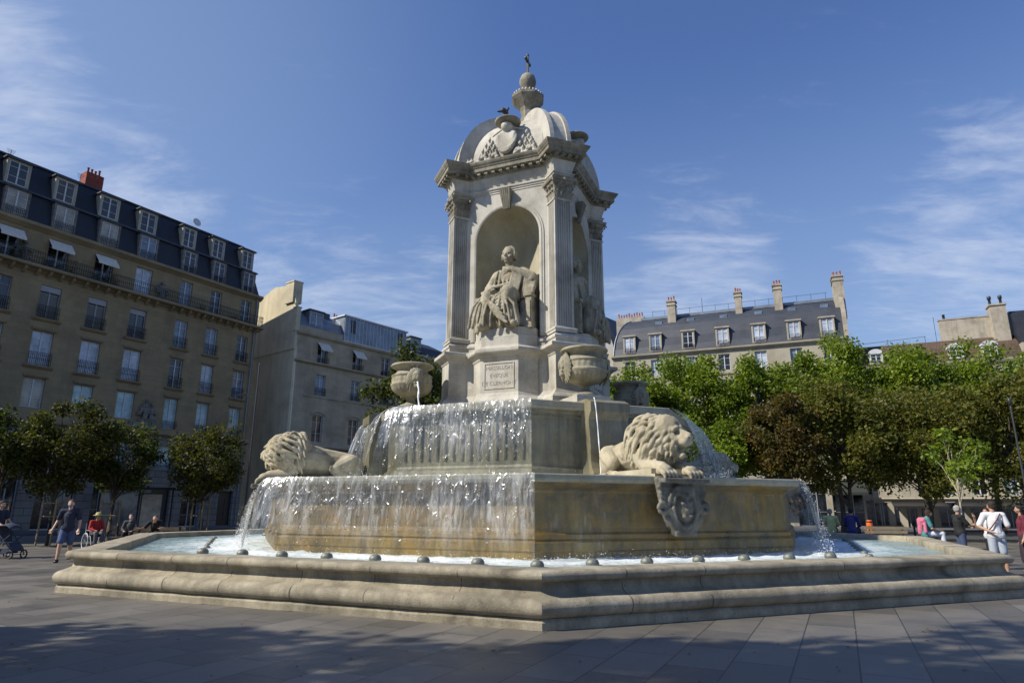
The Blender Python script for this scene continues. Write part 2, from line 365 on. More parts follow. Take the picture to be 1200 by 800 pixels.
# ------------------------------------------------------------------ the ground
def paving_mat():
    m, nt, out = new_mat('grey_granite_paving')
    vec = mapping(nt, (1, 1, 1), (0, 0, radians(-64)))
    br = N(nt, 'ShaderNodeTexBrick'); L(nt, vec, br.inputs['Vector']); br.offset = .43
    br.inputs['Scale'].default_value = 1; br.inputs['Brick Width'].default_value = 1.15; br.inputs['Row Height'].default_value = .62
    br.inputs['Mortar Size'].default_value = .009; br.inputs['Mortar Smooth'].default_value = .2; br.inputs['Bias'].default_value = -.1
    br.inputs['Color1'].default_value = (.10, .094, .083, 1); br.inputs['Color2'].default_value = (.165, .153, .134, 1); br.inputs['Mortar'].default_value = (.035, .035, .035, 1)
    v = mapping(nt)
    b1 = noise_t(nt, v, .7, 6, .65, .4); b2 = noise_t(nt, v, 45, 5, .7)
    col = mixc(nt, .75, br.outputs['Color'], ramp(nt, b1, [(.3, (.62, .63, .66)), (.7, (1.3, 1.27, 1.22))]), 'MULTIPLY')
    col = mixc(nt, .5, col, ramp(nt, b2, [(.3, (.6, .6, .6)), (.7, (1.35, 1.35, 1.35))]), 'MULTIPLY')
    sp = noise_t(nt, v, 6, 3, .5); col = mixc(nt, ramp(nt, sp, [(.66, (0, 0, 0)), (.74, (.5, .5, .5))]), col, (.05, .048, .045))
    nr = bump(nt, b2, .25, .01); nr = bump(nt, br.outputs['Fac'], -.7, .012, nr)
    nr = bump(nt, noise_t(nt, v, 1.8, 3), .15, .05, nr)
    principled(nt, out, col, ramp(nt, b1, [(.3, (.42,)*3), (.7, (.62,)*3)]), nr, spec=.5); return m
def flat(name, x0, x1, y0, y1, z, mat, rz=0, loc=(0, 0), **kw):
    mb = MB(); mb.add([(x0, y0, 0), (x1, y0, 0), (x1, y1, 0), (x0, y1, 0)], [(0, 1, 2, 3)])
    o = mb.build(name, mat, **kw); o.location = (loc[0], loc[1], z); o.rotation_euler = (0, 0, rz); return o
M['asphalt'] = plain('dark_asphalt', (.05, .05, .052), .85, 0, .25, 2, .3)
M['paving'] = paving_mat()
M['kerb'] = plain('granite_kerb', (.24, .235, .22), .8, 0, .25, 5, .3)
M['footway'] = plain('footway_tarmac', (.10, .10, .105), .85, 0, .3, 3, .3)
flat('ground', -1500, 1500, -1500, 1500, -.13, M['asphalt'], kind='structure')
# raised square of granite slabs
mb = MB(); mb.box(-60, 60, -60, 38, -.13, 0); o = mb.build('square_paving', M['paving'], kind='structure'); o.location = (.58, 22.65, 0); o.location = (0, 0, 0)
mb = MB(); mb.box(-60, 60, 38.003, 38.3, -.128, .008); mb.build('kerb', M['kerb'], kind='structure')
# footways along the house fronts
def along(P0, A, s0, s1, y0, y1, z, name, mat, h=.13):
    mb = MB(); mb.box(s0, s1, y0, y1, z-h, z); o = mb.build(name, mat, kind='structure'); o.location = (P0[0], P0[1], 0); o.rotation_euler = (0, 0, pi/2-radians(A)); return o
AL = 30.5
along((-25.3, 61.6), AL, -44, 2, -5, -.02, .012, 'footway', M['footway'])
along((-21.6, 64), 38.4, 0, 40, -4, -.02, .010, 'footway', M['footway'])
o = along((34.1, 65), 0, -40, 40, -7, -.02, .010, 'footway', M['footway']); o.rotation_euler = (0, 0, radians(-23.2))

# ------------------------------------------------------------------ fountain frame and plan helpers
FC = (.585, 22.65); PHI = -.0125
K = pi/8
def P(ang, r, t=0):                 # ang in units of 22.5 degrees from the camera side, r outward, t sideways
    a = ang*K; return (r*sin(a)+t*cos(a), -r*cos(a)+t*sin(a))
def octa(R): return [P(2*k, R) for k in range(8)]
def offset_poly(poly, d):
    n = len(poly); out = []
    for i in range(n):
        p0, p1, p2 = Vector(poly[i-1]), Vector(poly[i]), Vector(poly[(i+1) % n])
        a = (p1-p0).normalized(); b = (p2-p1).normalized()
        na = Vector((a.y, -a.x)); nb = Vector((b.y, -b.x))
        m = (na+nb); k = 1+na.dot(nb); q = p1+m*(d/max(k, .3)); out.append((q.x, q.y))
    return out
def sweep(mb, poly, prof, cap0=False, cap1=False, smooth=False):
    rings = []
    for d, z in prof:
        q = offset_poly(poly, d); rings.append([(x, y, z) for x, y in q])
    mb.loft(rings, True, smooth, cap0, cap1)
def arc(c, r, a0, a1, n):            # (offset, z) arc points
    return [(c[0]+r*cos(radians(a0+(a1-a0)*i/n)), c[1]+r*sin(radians(a0+(a1-a0)*i/n))) for i in range(n+1)]

fountain = thing('fountain', 'tall tiered stone fountain with four-sided niche tower in the middle of the octagonal pool', 'fountain', (FC[0], FC[1], 0), PHI)

# --- outer basin: octagonal kerb with two rolls
AP = cos(K)
Ro = 13.14
base = [P(2*k, Ro) for k in range(8)]
prof = [(0.0, 0), (.0, .10), (-.03, .14), (-.07, .16)]
prof += [(-.07+.0, .17)] + arc((-.06, .275), .125, -75, 80, 9)
prof += [(-.08, .405), (-.15, .425), (-.20, .46), (-.225, .52), (-.225, .56), (-.21, .60), (-.17, .615)]
prof += arc((-.145, .685), .075, -80, 90, 8)
prof += [(-.30, .762), (-.62, .764), (-.68, .755), (-.70, .72), (-.70, .30)]
mb = MB(); sweep(mb, base, prof, smooth=False)
# slight unevenness of the old stone
mbv = []
outer_basin = mb.build('outer_basin', M['basin'], fountain)
# finer mesh for the weathered look
def refine(o, seg, amt, sc_, sub=3):
    bm = bmesh.new(); bm.from_mesh(o.data)
    edges = [e for e in bm.edges if e.calc_length() > seg*1.5]
    done = 0
    while edges and done < sub:
        bmesh.ops.subdivide_edges(bm, edges=edges, cuts=3, use_grid_fill=True); done += 1
        edges = [e for e in bm.edges if e.calc_length() > seg*1.5]
    for v in bm.verts:
        p = v.co*sc_
        d = Vector((noise.noise(p), noise.noise(p+Vector((31, 7, 3))), noise.noise(p+Vector((5, 77, 9)))))
        q = v.co*sc_*6
        d += .4*Vector((noise.noise(q), noise.noise(q+Vector((3, 1, 3))), noise.noise(q)))
        v.co += d*amt
    bm.to_mesh(o.data); bm.free()
refine(outer_basin, .25, .009, 1.9)
for p_ in outer_basin.data.polygons: p_.use_smooth = True
outer_basin.data.set_sharp_from_angle(angle=radians(33))
# masonry joints: thin dark grooves cut as recessed lines along the kerb
mbj = MB()
for k in range(8):
    a = Vector(P(2*k, Ro)); b = Vector(P(2*k+2, Ro)); d = (b-a).normalized(); nrm = Vector((d.y, -d.x)); Ls = (b-a).length
    for j in range(1, 7):
        s = Ls*j/7+random.uniform(-.12, .12)
        pts = [(o_-.004+.006, z) for o_, z in prof[2:-3]]
        for i in range(len(pts)-1):
            (o0, z0), (o1, z1) = pts[i], pts[i+1]
            q = []
            for (oo, zz) in ((o0, z0), (o1, z1)):
                for ds in (-.006, .006):
                    w_ = a+d*(s+ds)+nrm*oo; q.append((w_.x, w_.y, zz))
            mbj.add(q, [(0, 1, 3, 2)])
M['joint'] = plain('dark_mortar', (.07, .06, .05), .9)
mbj.build('mortar_joint', M['joint'], outer_basin)
# knobs in a ring inside the rim
for k in (-4, -3, -2, -1, 0, 1, 2, 3):
    a = Vector(P(2*k, 10.45)); b = Vector(P(2*k+2, 10.45))
    for j in range(7):
        q = a+(b-a)*(j/7)
        q += Vector((random.uniform(-.03, .03), random.uniform(-.03, .03)))
        g_ = .68 if k in (-2, 1, -4, 3) else 1
        mb = MB(); mb.lathe([(.0, .76), (.05, .755), (.10, .725), (.125, .68), (.12, .64), (.06, .60), (.05, .45)], 14, c=(0, 0, -.035 if g_ == 1 else .22))
        o_ = mb.build('nozzle', M['knob'], outer_basin); o_.location = (q.x, q.y, 0); o_.scale = (g_, g_, g_)

# --- lower tier
R2 = 9.09
low = octa(R2)
prof = [(-.30, .40), (-.30, .72), (-.27, .76), (-.27, .92), (-.30, .95), (-.33, .97), (-.30, 1.0), (-.31, 1.07), (-.38, 1.12), (-.40, 1.20),
        (-.40, 1.92), (-.37, 1.96), (-.34, 1.97), (-.34, 2.0), (-.24, 2.04), (-.14, 2.09), (-.07, 2.13), (-.02, 2.16), (0, 2.20), (0, 2.28), (-.015, 2.30),
        (-.60, 2.305), (-.62, 2.25), (-3.6, 2.25)]
mb = MB(); sweep(mb, low, prof[:17]); lower = mb.build('lower_tier', M['tier_low'], fountain)
mb = MB(); sweep(mb, low, prof[16:23]); sweep(mb, low, [(-.62, 2.25), (-3.7, 2.25)]); mb.build('rim', M['tier_rim'], lower)
# --- upper tier with vertical reeds
R3 = 5.62
up = octa(R3)
prof3 = [(-.06, 2.2), (-.06, 2.42), (-.09, 2.46), (-.14, 2.50), (-.16, 2.60), (-.24, 2.66), (-.26, 2.72), (-.26, 3.95), (-.22, 3.98), (-.22, 4.04), (-.14, 4.07), (-.12, 4.12), (-.04, 4.14), (-.02, 4.17)]
mb = MB(); sweep(mb, up, prof3)
upper = mb.build('upper_tier', M['tier_up'], fountain)
mb = MB()
for k in (1, 3, 5, 7):
    a = Vector(P(2*k, R3)); b = Vector(P(2*k+2, R3)); d = (b-a).normalized(); nrm = Vector((d.y, -d.x)); Ls = (b-a).length
    n = 15
    for j in range(n):
        s = .35+(Ls-.7)*j/(n-1); c = a+d*s-nrm*.25
        lo = Vector((c.x, c.y, 2.85)); hi = Vector((c.x, c.y, 3.86))
        mb.tube([lo, lo+Vector((0, 0, .05)), hi-Vector((0, 0, .05)), hi], [.02, .055, .055, .02], 8)
mb.build('reeding', M['tier_up'], upper)
mb = MB(); sweep(mb, up, [(-.02, 4.17), (0, 4.20), (0, 4.37), (-.02, 4.39), (-.45, 4.395), (-.47, 4.33), (-2.6, 4.33)]); mb.build('rim', M['tier_rim'], upper)
# urn blocks breaking forward at the four diagonals, with scrolled flanks
for k in (1, 5, 9, 13):
    mb = MB()
    pr = [(5.66, 2.26), (5.62, 2.5), (5.55, 2.62), (5.50, 2.8), (5.50, 3.2), (5.46, 3.6), (5.42, 3.9), (5.50, 4.05), (5.56, 4.12), (5.56, 4.36), (5.30, 4.47), (4.4, 4.47), (4.4, 2.26)]
    W = .60
    mb.prism(pr, lambda q: (*P(k, q[0], -W), q[1]), lambda q: (*P(k, q[0], W), q[1]))
    mb.build('urn_block', M['tier_up'], upper)
# --- tower
RP, WP, DP = 2.955, .316, .567
FA = (RP-DP+WP)*sin(pi/4)            # face plane distance 1.91
FW = (RP-DP-WP)*sin(pi/4)            # half width of a face
TW = []
for k in (1, 5, 9, 13):
    for r, t in ((RP-DP, -WP), (RP, -WP), (RP, WP), (RP-DP, WP)): TW.append(P(k, r, t))
tower = MB()
# pedestal course
ped = [(.30, 4.30), (.30, 4.88), (.24, 4.95), (.15, 5.02), (.10, 5.10), (.07, 5.16), (.07, 5.2)]
mb = MB(); sweep(mb, TW, ped+[(.07, 6.22), (.10, 6.26), (.12, 6.32), (.2, 6.40), (.28, 6.44), (.30, 6.46), (.30, 6.56), (.27, 6.58), (.10, 6.62), (.06, 6.64), (.06, 6.74), (.10, 6.78), (.10, 6.84), (.04, 6.92), (0, 6.95), (-.3, 6.96)])
pedestal = mb.build('tower_pedestal', M['marble'], fountain)
# statue pedestals projecting from each face
def facepoly(hw, ch, a0, depth):      # half width of the front, chamfer length, back plane, straight depth
    c = ch/sqrt(2)
    return [(-hw-c, a0), (-hw-c, a0+depth), (-hw, a0+depth+c), (hw, a0+depth+c), (hw+c, a0+depth), (hw+c, a0)]
for k in (-1, 3, 7, 11):
    fp = facepoly(.66, .66, 1.5, .55)
    pts = [P(k, r, t) for t, r in fp]
    mb = MB()
    sweep(mb, pts, [(.16, 4.33), (.16, 4.86), (.12, 4.92), (.05, 5.0), (.02, 5.08), (0, 5.12), (0, 6.16), (.03, 6.2), (.05, 6.26), (.13, 6.34), (.20, 6.38), (.22, 6.42), (.22, 6.50), (.18, 6.53), (.0, 6.60), (-.02, 6.66), (-.02, 6.95), (-.05, 6.99), (-.05, 7.22)], cap1=True)
    ps = mb.build('statue_pedestal', M['marble'], fountain)
    if k in (-1, 3):
        front = 1.5+.55+.66/sqrt(2)
        mb = MB()
        A_, B_ = .52, .42
        zc_ = 5.66
        for (x0, x1, z0, z1) in ((-A_, A_, zc_+B_-.03, zc_+B_), (-A_, A_, zc_-B_, zc_-B_+.03), (-A_, -A_+.03, zc_-B_+.03, zc_+B_-.03), (A_-.03, A_, zc_-B_+.03, zc_+B_-.03)):
            q = [(*P(k, front-.01, x0), z0), (*P(k, front-.01, x1), z0), (*P(k, front+.02, x1), z0), (*P(k, front+.02, x0), z0)]
            q += [(a, b, z1) for a, b, c in q]
            mb.add(q, [(0, 3, 2, 1), (4, 5, 6, 7), (0, 1, 5, 4), (1, 2, 6, 5), (2, 3, 7, 6), (3, 0, 4, 7)])
        mb.build('inscription_frame', M['marble'], ps)
        cu = bpy.data.curves.new('inscription', 'FONT'); cu.body = 'FLECHIER\nEVEQUE\nDE NIMES' if k == 3 else 'MASSILLON\nEVEQUE\nDE CLERMONT'
        cu.size = .17; cu.align_x = 'CENTER'; cu.align_y = 'CENTER'; cu.extrude = .004; cu.space_line = 1.45; cu.space_character = 1.05
        to = bpy.data.objects.new('inscription', cu); COL.objects.link(to)
        dg = bpy.context.evaluated_depsgraph_get(); me = bpy.data.meshes.new_from_object(to.evaluated_get(dg)); bpy.data.objects.remove(to)
        to = bpy.data.objects.new('inscription', me); COL.objects.link(to); me.materials.append(M.get('letter') or M.setdefault('letter', plain('worn_inscription_grey', (.30, .285, .25), .8, 0, .5, 12)))
        x_, y_ = P(k, front+.004, 0); to.parent = ps
        to.matrix_parent_inverse = Matrix.Identity(4)
        to.matrix_local = Matrix.Translation((x_, y_, zc_)) @ Matrix.Rotation(k*K, 4, 'Z') @ Matrix.Rotation(pi/2, 4, 'X')
        # small carved laurel at the foot
        mb = MB()
        for s_ in (-1, 1):
            for j in range(7):
                t = s_*(.04+j*.06); x_, y_ = P(k, front+.17, t); mb.ico((x_, y_, 4.66+.05*sin(j*1.3)), (.035, .035, .05), 1)
        mb.build('garland', M['marble'], ps)

# faces with arched niches
NR = 1.17; ZS = 10.56; Z0 = 6.96; Z1 = 12.30
def arch_pts(r, n=24): return [(r*cos(pi*i/n), ZS+r*sin(pi*i/n)) for i in range(n+1)]
for k in (-1, 3, 7, 11):
    mb = MB(); f3 = lambda a, t, z: (*P(k, a, t), z)
    ap = arch_pts(NR)
    # panel: sides and spandrels
    for s_ in (-1, 1):
        mb.poly([f3(FA, s_*NR, Z0), f3(FA, s_*(FW+.02), Z0), f3(FA, s_*(FW+.02), ZS), f3(FA, s_*NR, ZS)])
    for i in range(24):
        (x0, z0), (x1, z1) = ap[i], ap[i+1]
        def edge(x, z):
            ang = atan2(z-ZS, x)
            # project outward onto the panel border
            cx_, sz_ = cos(ang), sin(ang)
            tx = (FW+.02)/abs(cx_) if abs(cx_) > 1e-6 else 1e9; tz = (Z1-ZS)/sz_ if sz_ > 1e-6 else 1e9
            t = min(tx, tz); return (cx_*t, ZS+sz_*t)
        e0, e1 = edge(x0, z0), edge(x1, z1)
        mb.poly([f3(FA, x0, z0), f3(FA, *e0), f3(FA, *e1), f3(FA, x1, z1)])
    for s_ in (-1, 1):
        c_ang = atan2(Z1-ZS, FW+.02)
        i = [j for j in range(24) if (atan2(ap[j][1]-ZS, ap[j][0])-c_ang)*(atan2(ap[j+1][1]-ZS, ap[j+1][0])-c_ang) < 0][0]
        e0, e1 = edge(*ap[i]), edge(*ap[i+1])
        if s_ == 1: mb.poly([f3(FA, *e0), f3(FA, FW+.02, Z1), f3(FA, *e1)])
        else: mb.poly([f3(FA, -e0[0], e0[1]), f3(FA, -FW-.02, Z1), f3(FA, -e1[0], e1[1])])
    wall = mb.build('tower_face', M['marble_joint'], fountain)
    # niche hollow
    mb = MB(); n = 20; rings = []
    for z in [Z0+(ZS-Z0)*i/6 for i in range(7)]:
        rings.append([f3(FA-NR*sin(pi*j/n), -NR*cos(pi*j/n), z) for j in range(n+1)])
    for i in range(1, 12):
        e = pi/2*i/12; rr = NR*cos(e)
        rings.append([f3(FA-rr*sin(pi*j/n), -rr*cos(pi*j/n), ZS+NR*sin(e)) for j in range(n+1)])
    rings.append([f3(FA, 0.0001*(j-n/2), ZS+NR) for j in range(n+1)])
    mb.loft(rings, False, True)
    mb.poly([f3(FA-NR*sin(pi*j/n), -NR*cos(pi*j/n), Z0+.004) for j in range(n+1)])
    mb.build('niche', M['niche'], wall, fixn=False)
    # archivolt moulding
    mb = MB()
    path = [(-NR-.0, Z0+.02)]+[(-NR, ZS-.2)]+[(-NR*cos(pi*i/28), ZS+NR*sin(pi*i/28)) for i in range(29)]+[(NR, ZS-.2), (NR, Z0+.02)]
    sec = [(0, 0), (0, .03), (.05, .05), (.09, .05), (.10, .03), (.16, .03), (.17, 0)]
    rings = []
    for i, (x, z) in enumerate(path):
        if z > ZS-.01 and 1 < i < len(path)-2:
            ang = atan2(z-ZS, x); ux, uz = cos(ang), sin(ang)
        else: ux, uz = (1 if x > 0 else -1), 0
        rings.append([f3(FA+h, x+ux*o_, z+uz*o_) for o_, h in sec])
    mb.loft(rings, False); mb.build('archivolt', M['marble'], wall)
    # keystone: tapered scroll with flutes
    mb = MB()
    for j in range(5):
        t0 = -.5+j*.2; t1 = t0+.16
        zt, zb = 12.3, 11.62
        a = [f3(FA, t0*.42, zt), f3(FA, t1*.42, zt), f3(FA, t1*.26, zb), f3(FA, t0*.26, zb)]
        b = [f3(FA+.30, t0*.42, zt), f3(FA+.30, t1*.42, zt), f3(FA+.10, t1*.26, zb), f3(FA+.10, t0*.26, zb)]
        mb.add(a+b, [(0, 1, 2, 3), (7, 6, 5, 4), (0, 4, 5, 1), (1, 5, 6, 2), (2, 6, 7, 3), (3, 7, 4, 0)])
    a = [f3(FA+.0, -.20, 12.3), f3(FA+.0, .20, 12.3), f3(FA, .125, 11.6), f3(FA, -.125, 11.6)]; b = [f3(FA+.26, -.20, 12.3), f3(FA+.26, .20, 12.3), f3(FA+.08, .125, 11.6), f3(FA+.08, -.125, 11.6)]
    mb.add(a+b, [(0, 1, 2, 3), (7, 6, 5, 4), (0, 4, 5, 1), (1, 5, 6, 2), (2, 6, 7, 3), (3, 7, 4, 0)])
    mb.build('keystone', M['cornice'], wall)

# corner piers with fluted sides, capitals above
def fluted(n, w0, w1, depth):
    """1D fluting between w0..w1: list of (s, inset)"""
    out = [(w0, 0)]; L_ = (w1-w0); m_ = .07*1; pitch = (L_-2*m_)/n
    for i in range(n):
        s0 = w0+m_+pitch*i+pitch*.14; s1 = w0+m_+pitch*(i+1)-pitch*.14
        out += [(s0, 0), (s0+(s1-s0)*.2, -depth*.8), ((s0+s1)/2, -depth), (s1-(s1-s0)*.2, -depth*.8), (s1, 0)]
    return out
for k in (1, 5, 9, 13):
    sec = []
    for s, ins in fluted(6, 0, DP, .045): sec.append((RP-DP+s, -WP-ins))      # left side outward
    for s, ins in fluted(6, -WP, WP, .045): sec.append((RP+ins, s))
    for s, ins in fluted(6, 0, DP, .045): sec.append((RP-s, WP+ins))
    sec.append((RP-DP, WP)); 
    mb = MB()
    mb.loft([[(*P(k, r, t), z) for r, t in sec] for z in (7.16, 9.4, 11.5)], False)
    # base mouldings and necking
    q = [P(k, RP-DP, -WP), P(k, RP, -WP), P(k, RP, WP), P(k, RP-DP, WP)]
    sweep(mb, q, [(.06, 6.95), (.06, 7.02), (.085, 7.05), (.085, 7.08), (.03, 7.11), (.03, 7.13), (.005, 7.16)])
    sweep(mb, q, [(0, 11.47), (.03, 11.49), (.03, 11.53), (0, 11.55), (-.02, 11.6)])
    pier = mb.build('corner_pier', M['marble'], fountain)
    # capital
    mb = MB()
    sweep(mb, q, [(-.02, 11.52), (-.015, 11.8), (.01, 12.0), (.07, 12.14), (.09, 12.17)])
    # abacus
    ab = [(-.02, 12.17), (.12, 12.18), (.14, 12.22), (.14, 12.28), (.0, 12.29)]; sweep(mb, q, ab)
    sides = [((RP-DP, -WP), (RP, -WP), (0, -1)), ((RP, -WP), (RP, WP), (1, 0)), ((RP, WP), (RP-DP, WP), (0, 1))]
    for (r0, t0), (r1, t1), (nr_, nt_) in sides:
        for row, (zb, hgt, cnt, out_) in enumerate(((11.54, .27, 4, .075), (11.72, .30, 3, .10))):
            for j in range(cnt):
                u = (j+.5)/cnt; r = r0+(r1-r0)*u; t = t0+(t1-t0)*u
                lr, lt = (r1-r0), (t1-t0); ll = sqrt(lr*lr+lt*lt); lr /= ll; lt /= ll
                wd = .62/cnt*.5
                pth = [(.01, 0, 1), (.03, .45, 1.05), (.05, .8, .9), (out_, 1.0, .7), (out_+.03, .93, .35), (out_+.015, .84, .2)]
                rings = []
                for o_, zz, ww in pth:
                    rings.append([(*P(k, r+nr_*(o_-abs(x_)*.03)+lr*x_*wd*ww, t+nt_*(o_-abs(x_)*.03)+lt*x_*wd*ww), zb+hgt*zz) for x_ in (-1, -.4, 0, .4, 1)])
                back = [[(*P(k, r+nr_*(o_-.035)+lr*x_*wd*ww, t+nt_*(o_-.035)+lt*x_*wd*ww), zb+hgt*zz-.015) for x_ in (-1, -.4, 0, .4, 1)] for o_, zz, ww in pth]
                mb.loft(rings, False); mb.loft(back, False)
    # corner volutes
    for (r, t, dr, dt) in ((RP, -WP, .707, -.707), (RP, WP, .707, .707), (RP-DP*.92, -WP, 0, -1), (RP-DP*.92, WP, 0, 1)):
        pts = []
        for i in range(22):
            a_ = i*.42; rr = .105*(1-i/26)
            pts.append((*P(k, r+dr*(.075+rr*cos(a_)), t+dt*(.075+rr*cos(a_))), 12.07+rr*sin(a_)*1.0))
        mb.tube(pts, [.034*(1-i/40) for i in range(22)], 6)
    # centre flower
    mb.ico((*P(k, RP+.14, 0), 12.2), .06, 1); 
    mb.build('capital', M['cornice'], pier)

# entablature
mb = MB()
ent = [(-.35, 12.28), (.02, 12.29), (.02, 12.36), (.045, 12.365), (.045, 12.42), (.08, 12.44), (.085, 12.47), (.02, 12.475), (.02, 12.50)]
sweep(mb, TW, ent); 
mb.build('architrave', M['marble'], fountain)
mb = MB(); sweep(mb, TW, [(.02, 12.50), (.02, 12.56), (.05, 12.66), (.08, 12.78), (.11, 12.86), (.12, 12.9)]); mb.build('frieze', M['marble'], fountain)
mb = MB(); sweep(mb, TW, [(.12, 12.9), (.16, 12.92), (.17, 12.96), (.19, 12.965), (.19, 13.06), (.36, 13.065), (.38, 13.07), (.38, 13.20), (.41, 13.22), (.42, 13.25), (.46, 13.30), (.49, 13.36), (.495, 13.40), (.0, 13.44), (-.5, 13.45)], smooth=False)
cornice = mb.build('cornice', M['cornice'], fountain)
# modillion blocks and dentils under the cornice
mb = MB(); n_ = len(TW)
def run_blocks(off, depth, z0, z1, wid, gap):
    q = offset_poly(TW, off)
    for i in range(n_):
        a = Vector(q[i]); b = Vector(q[(i+1) % n_]); d = (b-a); ln = d.length; d.normalize(); nrm = Vector((d.y, -d.x))
        cnt = max(2, int(round(ln/gap)))
        for j in range(cnt):
            c = a+d*(ln*(j+.5)/cnt)
            v = [c-d*wid/2, c+d*wid/2, c+d*wid/2+nrm*depth, c-d*wid/2+nrm*depth]
            vs = [(p.x, p.y, z0) for p in v]+[(p.x, p.y, z1) for p in v]
            mb = MB(); mb.add(vs, [(0, 3, 2, 1), (4, 5, 6, 7), (0, 1, 5, 4), (1, 2, 6, 5), (2, 3, 7, 6), (3, 0, 4, 7)]); mb.build('modillion', M['cornice'], cornice)
run_blocks(.17, .17, 12.965, 13.055, .12, .27)

# dome: leaning core with four rounded diagonal fins
H0 = 13.42; HT = 2.75
mb = MB()
rings = []
for i in range(13):
    e = pi/2*i/12*.98; s_ = cos(e)**.72; z = H0+2.3*sin(e)
    fr, dg_ = 1.98*s_, 2.36*s_
    # intersection polygon of alternating face lines
    pts = []
    ks = (-1, 1, 3, 5, 7, 9, 11, 13)
    for j in range(8):
        k0, k1 = ks[j], ks[(j+1) % 8]; a0, a1 = k0*K, k1*K
        if j == 7: a1 += 2*pi
        r0 = fr if j % 2 == 0 else dg_; r1 = fr if (j+1) % 2 == 0 else dg_
        n0 = Vector((sin(a0), -cos(a0))); n1 = Vector((sin(a1), -cos(a1)))
        det = n0.x*n1.y-n0.y*n1.x
        pts.append(((r0*n1.y-r1*n0.y)/det, (n0.x*r1-n1.x*r0)/det, z))
    rings.append(pts)
mb.loft(rings, True, False, False, True)
dome = mb.build('dome', M['marble'], fountain)
for k in (1, 5, 9, 13):
    prof_ = [(2.78, H0)]
    for i in range(1, 15):
        e = pi/2*i/14; prof_.append((.55+2.28*cos(e)**.9 if i < 14 else .55, H0+2.42*sin(e)**1.02))
    prof_ = prof_+[(0.2, H0+2.42), (0.2, H0)]
    mb = MB(); mb.prism(prof_, lambda q: (*P(k, q[0], -.40), q[1]), lambda q: (*P(k, q[0], .40), q[1]))
    fin = mb.build('dome_fin', M['marble'], dome)
    mb = MB()
    ov = prof_[:-2]
    for t0, t1 in ((-.40, -.24), (.24, .40)):
        rings = [[(*P(k, r, t0), z), (*P(k, r+.05, t0), z+.05), (*P(k, r+.05, t1), z+.05), (*P(k, r, t1), z)] for r, z in ov]
        mb.loft(rings, True)
    mb.build('raised_band', M['marble'], fin)
# coats of arms under flat hats with tassels
for k in (-1, 3, 7, 11):
    f3 = lambda a, t, z: Vector((*P(k, a, t), z))
    def wall_r(z):
        e = math.asin(min(1, (z-H0)/2.3)); return 1.98*cos(e)**.72
    prims = []
    zc_ = 14.25
    for i in range(9):                                   # shield, built of vertical slabs
        u = (i-4)/4; hgt = .44*sqrt(max(0.02, 1-(u*.85)**2))
        prims.append(('c', f3(wall_r(zc_-hgt*1.1)+.16, u*.27, zc_-hgt*1.15), f3(wall_r(zc_+hgt*.8)+.22, u*.30, zc_+hgt*.75), .085, .085))
    rim = []
    for i in range(17):
        a_ = 2*pi*i/16; rim.append(f3(wall_r(zc_+.42*sin(a_))+.20, .38*cos(a_), zc_+.42*sin(a_)))
    prims.append(('t', rim, [.05]*17))
    for s_ in (-1, 1):
        for row in range(4):                             # tassel pyramid 1-2-3-4
            for j in range(row+1):
                t = s_*(.72+(j-row/2)*.21); z = 14.46-row*.23
                prims.append(('e', f3(wall_r(z)+.10, t, z), (.06, .07, .08)))
                prims.append(('c', f3(wall_r(z)+.07, t, z-.1), f3(wall_r(z)+.07, t, z+.12), .03, .03))
        cord = [f3(wall_r(14.75)+.35, s_*.1, 14.72), f3(wall_r(14.7)+.2, s_*.35, 14.7), f3(wall_r(14.6)+.12, s_*.6, 14.6)]
        prims.append(('t', cord, [.035]*3))
        for i in range(10):                               # ribbon and foliage along the foot
            t = s_*(.35+i*.142); z = 13.58+.09*sin(i*1.9)+(.05 if i < 5 else 0)
            rr = wall_r(z)+.08
            prims.append(('e', f3(rr, t, z), (.09, .09, .07)))
            prims.append(('t', [f3(rr, t-.08, z), f3(rr+.05, t, z+.12), f3(rr, t+.08, z+.02)], [.028, .036, .025]))
    prims.append(('c', f3(wall_r(14.8)+.0, 0, 14.82), f3(wall_r(14.8)+.38, 0, 14.76), .22, .20))
    coat = sculpt('coat_of_arms', prims, .022, M['marble'], dome, 2)
    # the hat: shallow dish with a low crown
    mb = MB(); c = f3(wall_r(14.9)+.30, 0, 14.98); PIG_Z = 14.98+.21
    mb.lathe([(.0, -.10), (.30, -.09), (.44, -.03), (.47, .02), (.46, .05), (.38, .07), (.26, .10), (.22, .17), (.12, .22), (0, .23)], 28, c=c)
    mb.build('prelate_hat', M['cornice'], coat)
# finial
mb = MB(); o8 = [P(2*j+1, .40) for j in range(8)]
o4 = [P(2*j+1, .5) for j in range(8)]
sweep(mb, o4, [(-.02, 15.75), (-.02, 15.98), (-.08, 16.02), (-.14, 16.06), (-.14, 16.12)])
sweep(mb, o8, [(-.04, 16.08), (-.09, 16.16), (-.11, 16.3), (-.11, 16.55), (-.07, 16.70), (.06, 16.86), (.18, 17.0), (.245, 17.10), (.245, 17.20), (.20, 17.23), (.10, 17.28)])
fin_ = mb.build('finial', M['cornice'], fountain)
mb = MB()
for j in range(26):
    a_ = 2*pi*j/26; mb.ico((.57*cos(a_), .57*sin(a_), 17.26), (.045, .045, .07), 1)
mb.build('bead_ring', M['marble'], fin_)
mb = MB(); mb.lathe([(.50, 17.24), (.40, 17.30), (.30, 17.36), (.22, 17.46), (.20, 17.54), (.22, 17.60), (.29, 17.70), (.335, 17.83), (.345, 17.96), (.32, 18.10), (.25, 18.21), (.15, 18.28), (.08, 18.33), (0, 18.34)], 24, mod=lambda u, z: (.93 if z > 17.5 else 1)+(.03*cos(u*2*pi*12) if z > 17.5 else 0))
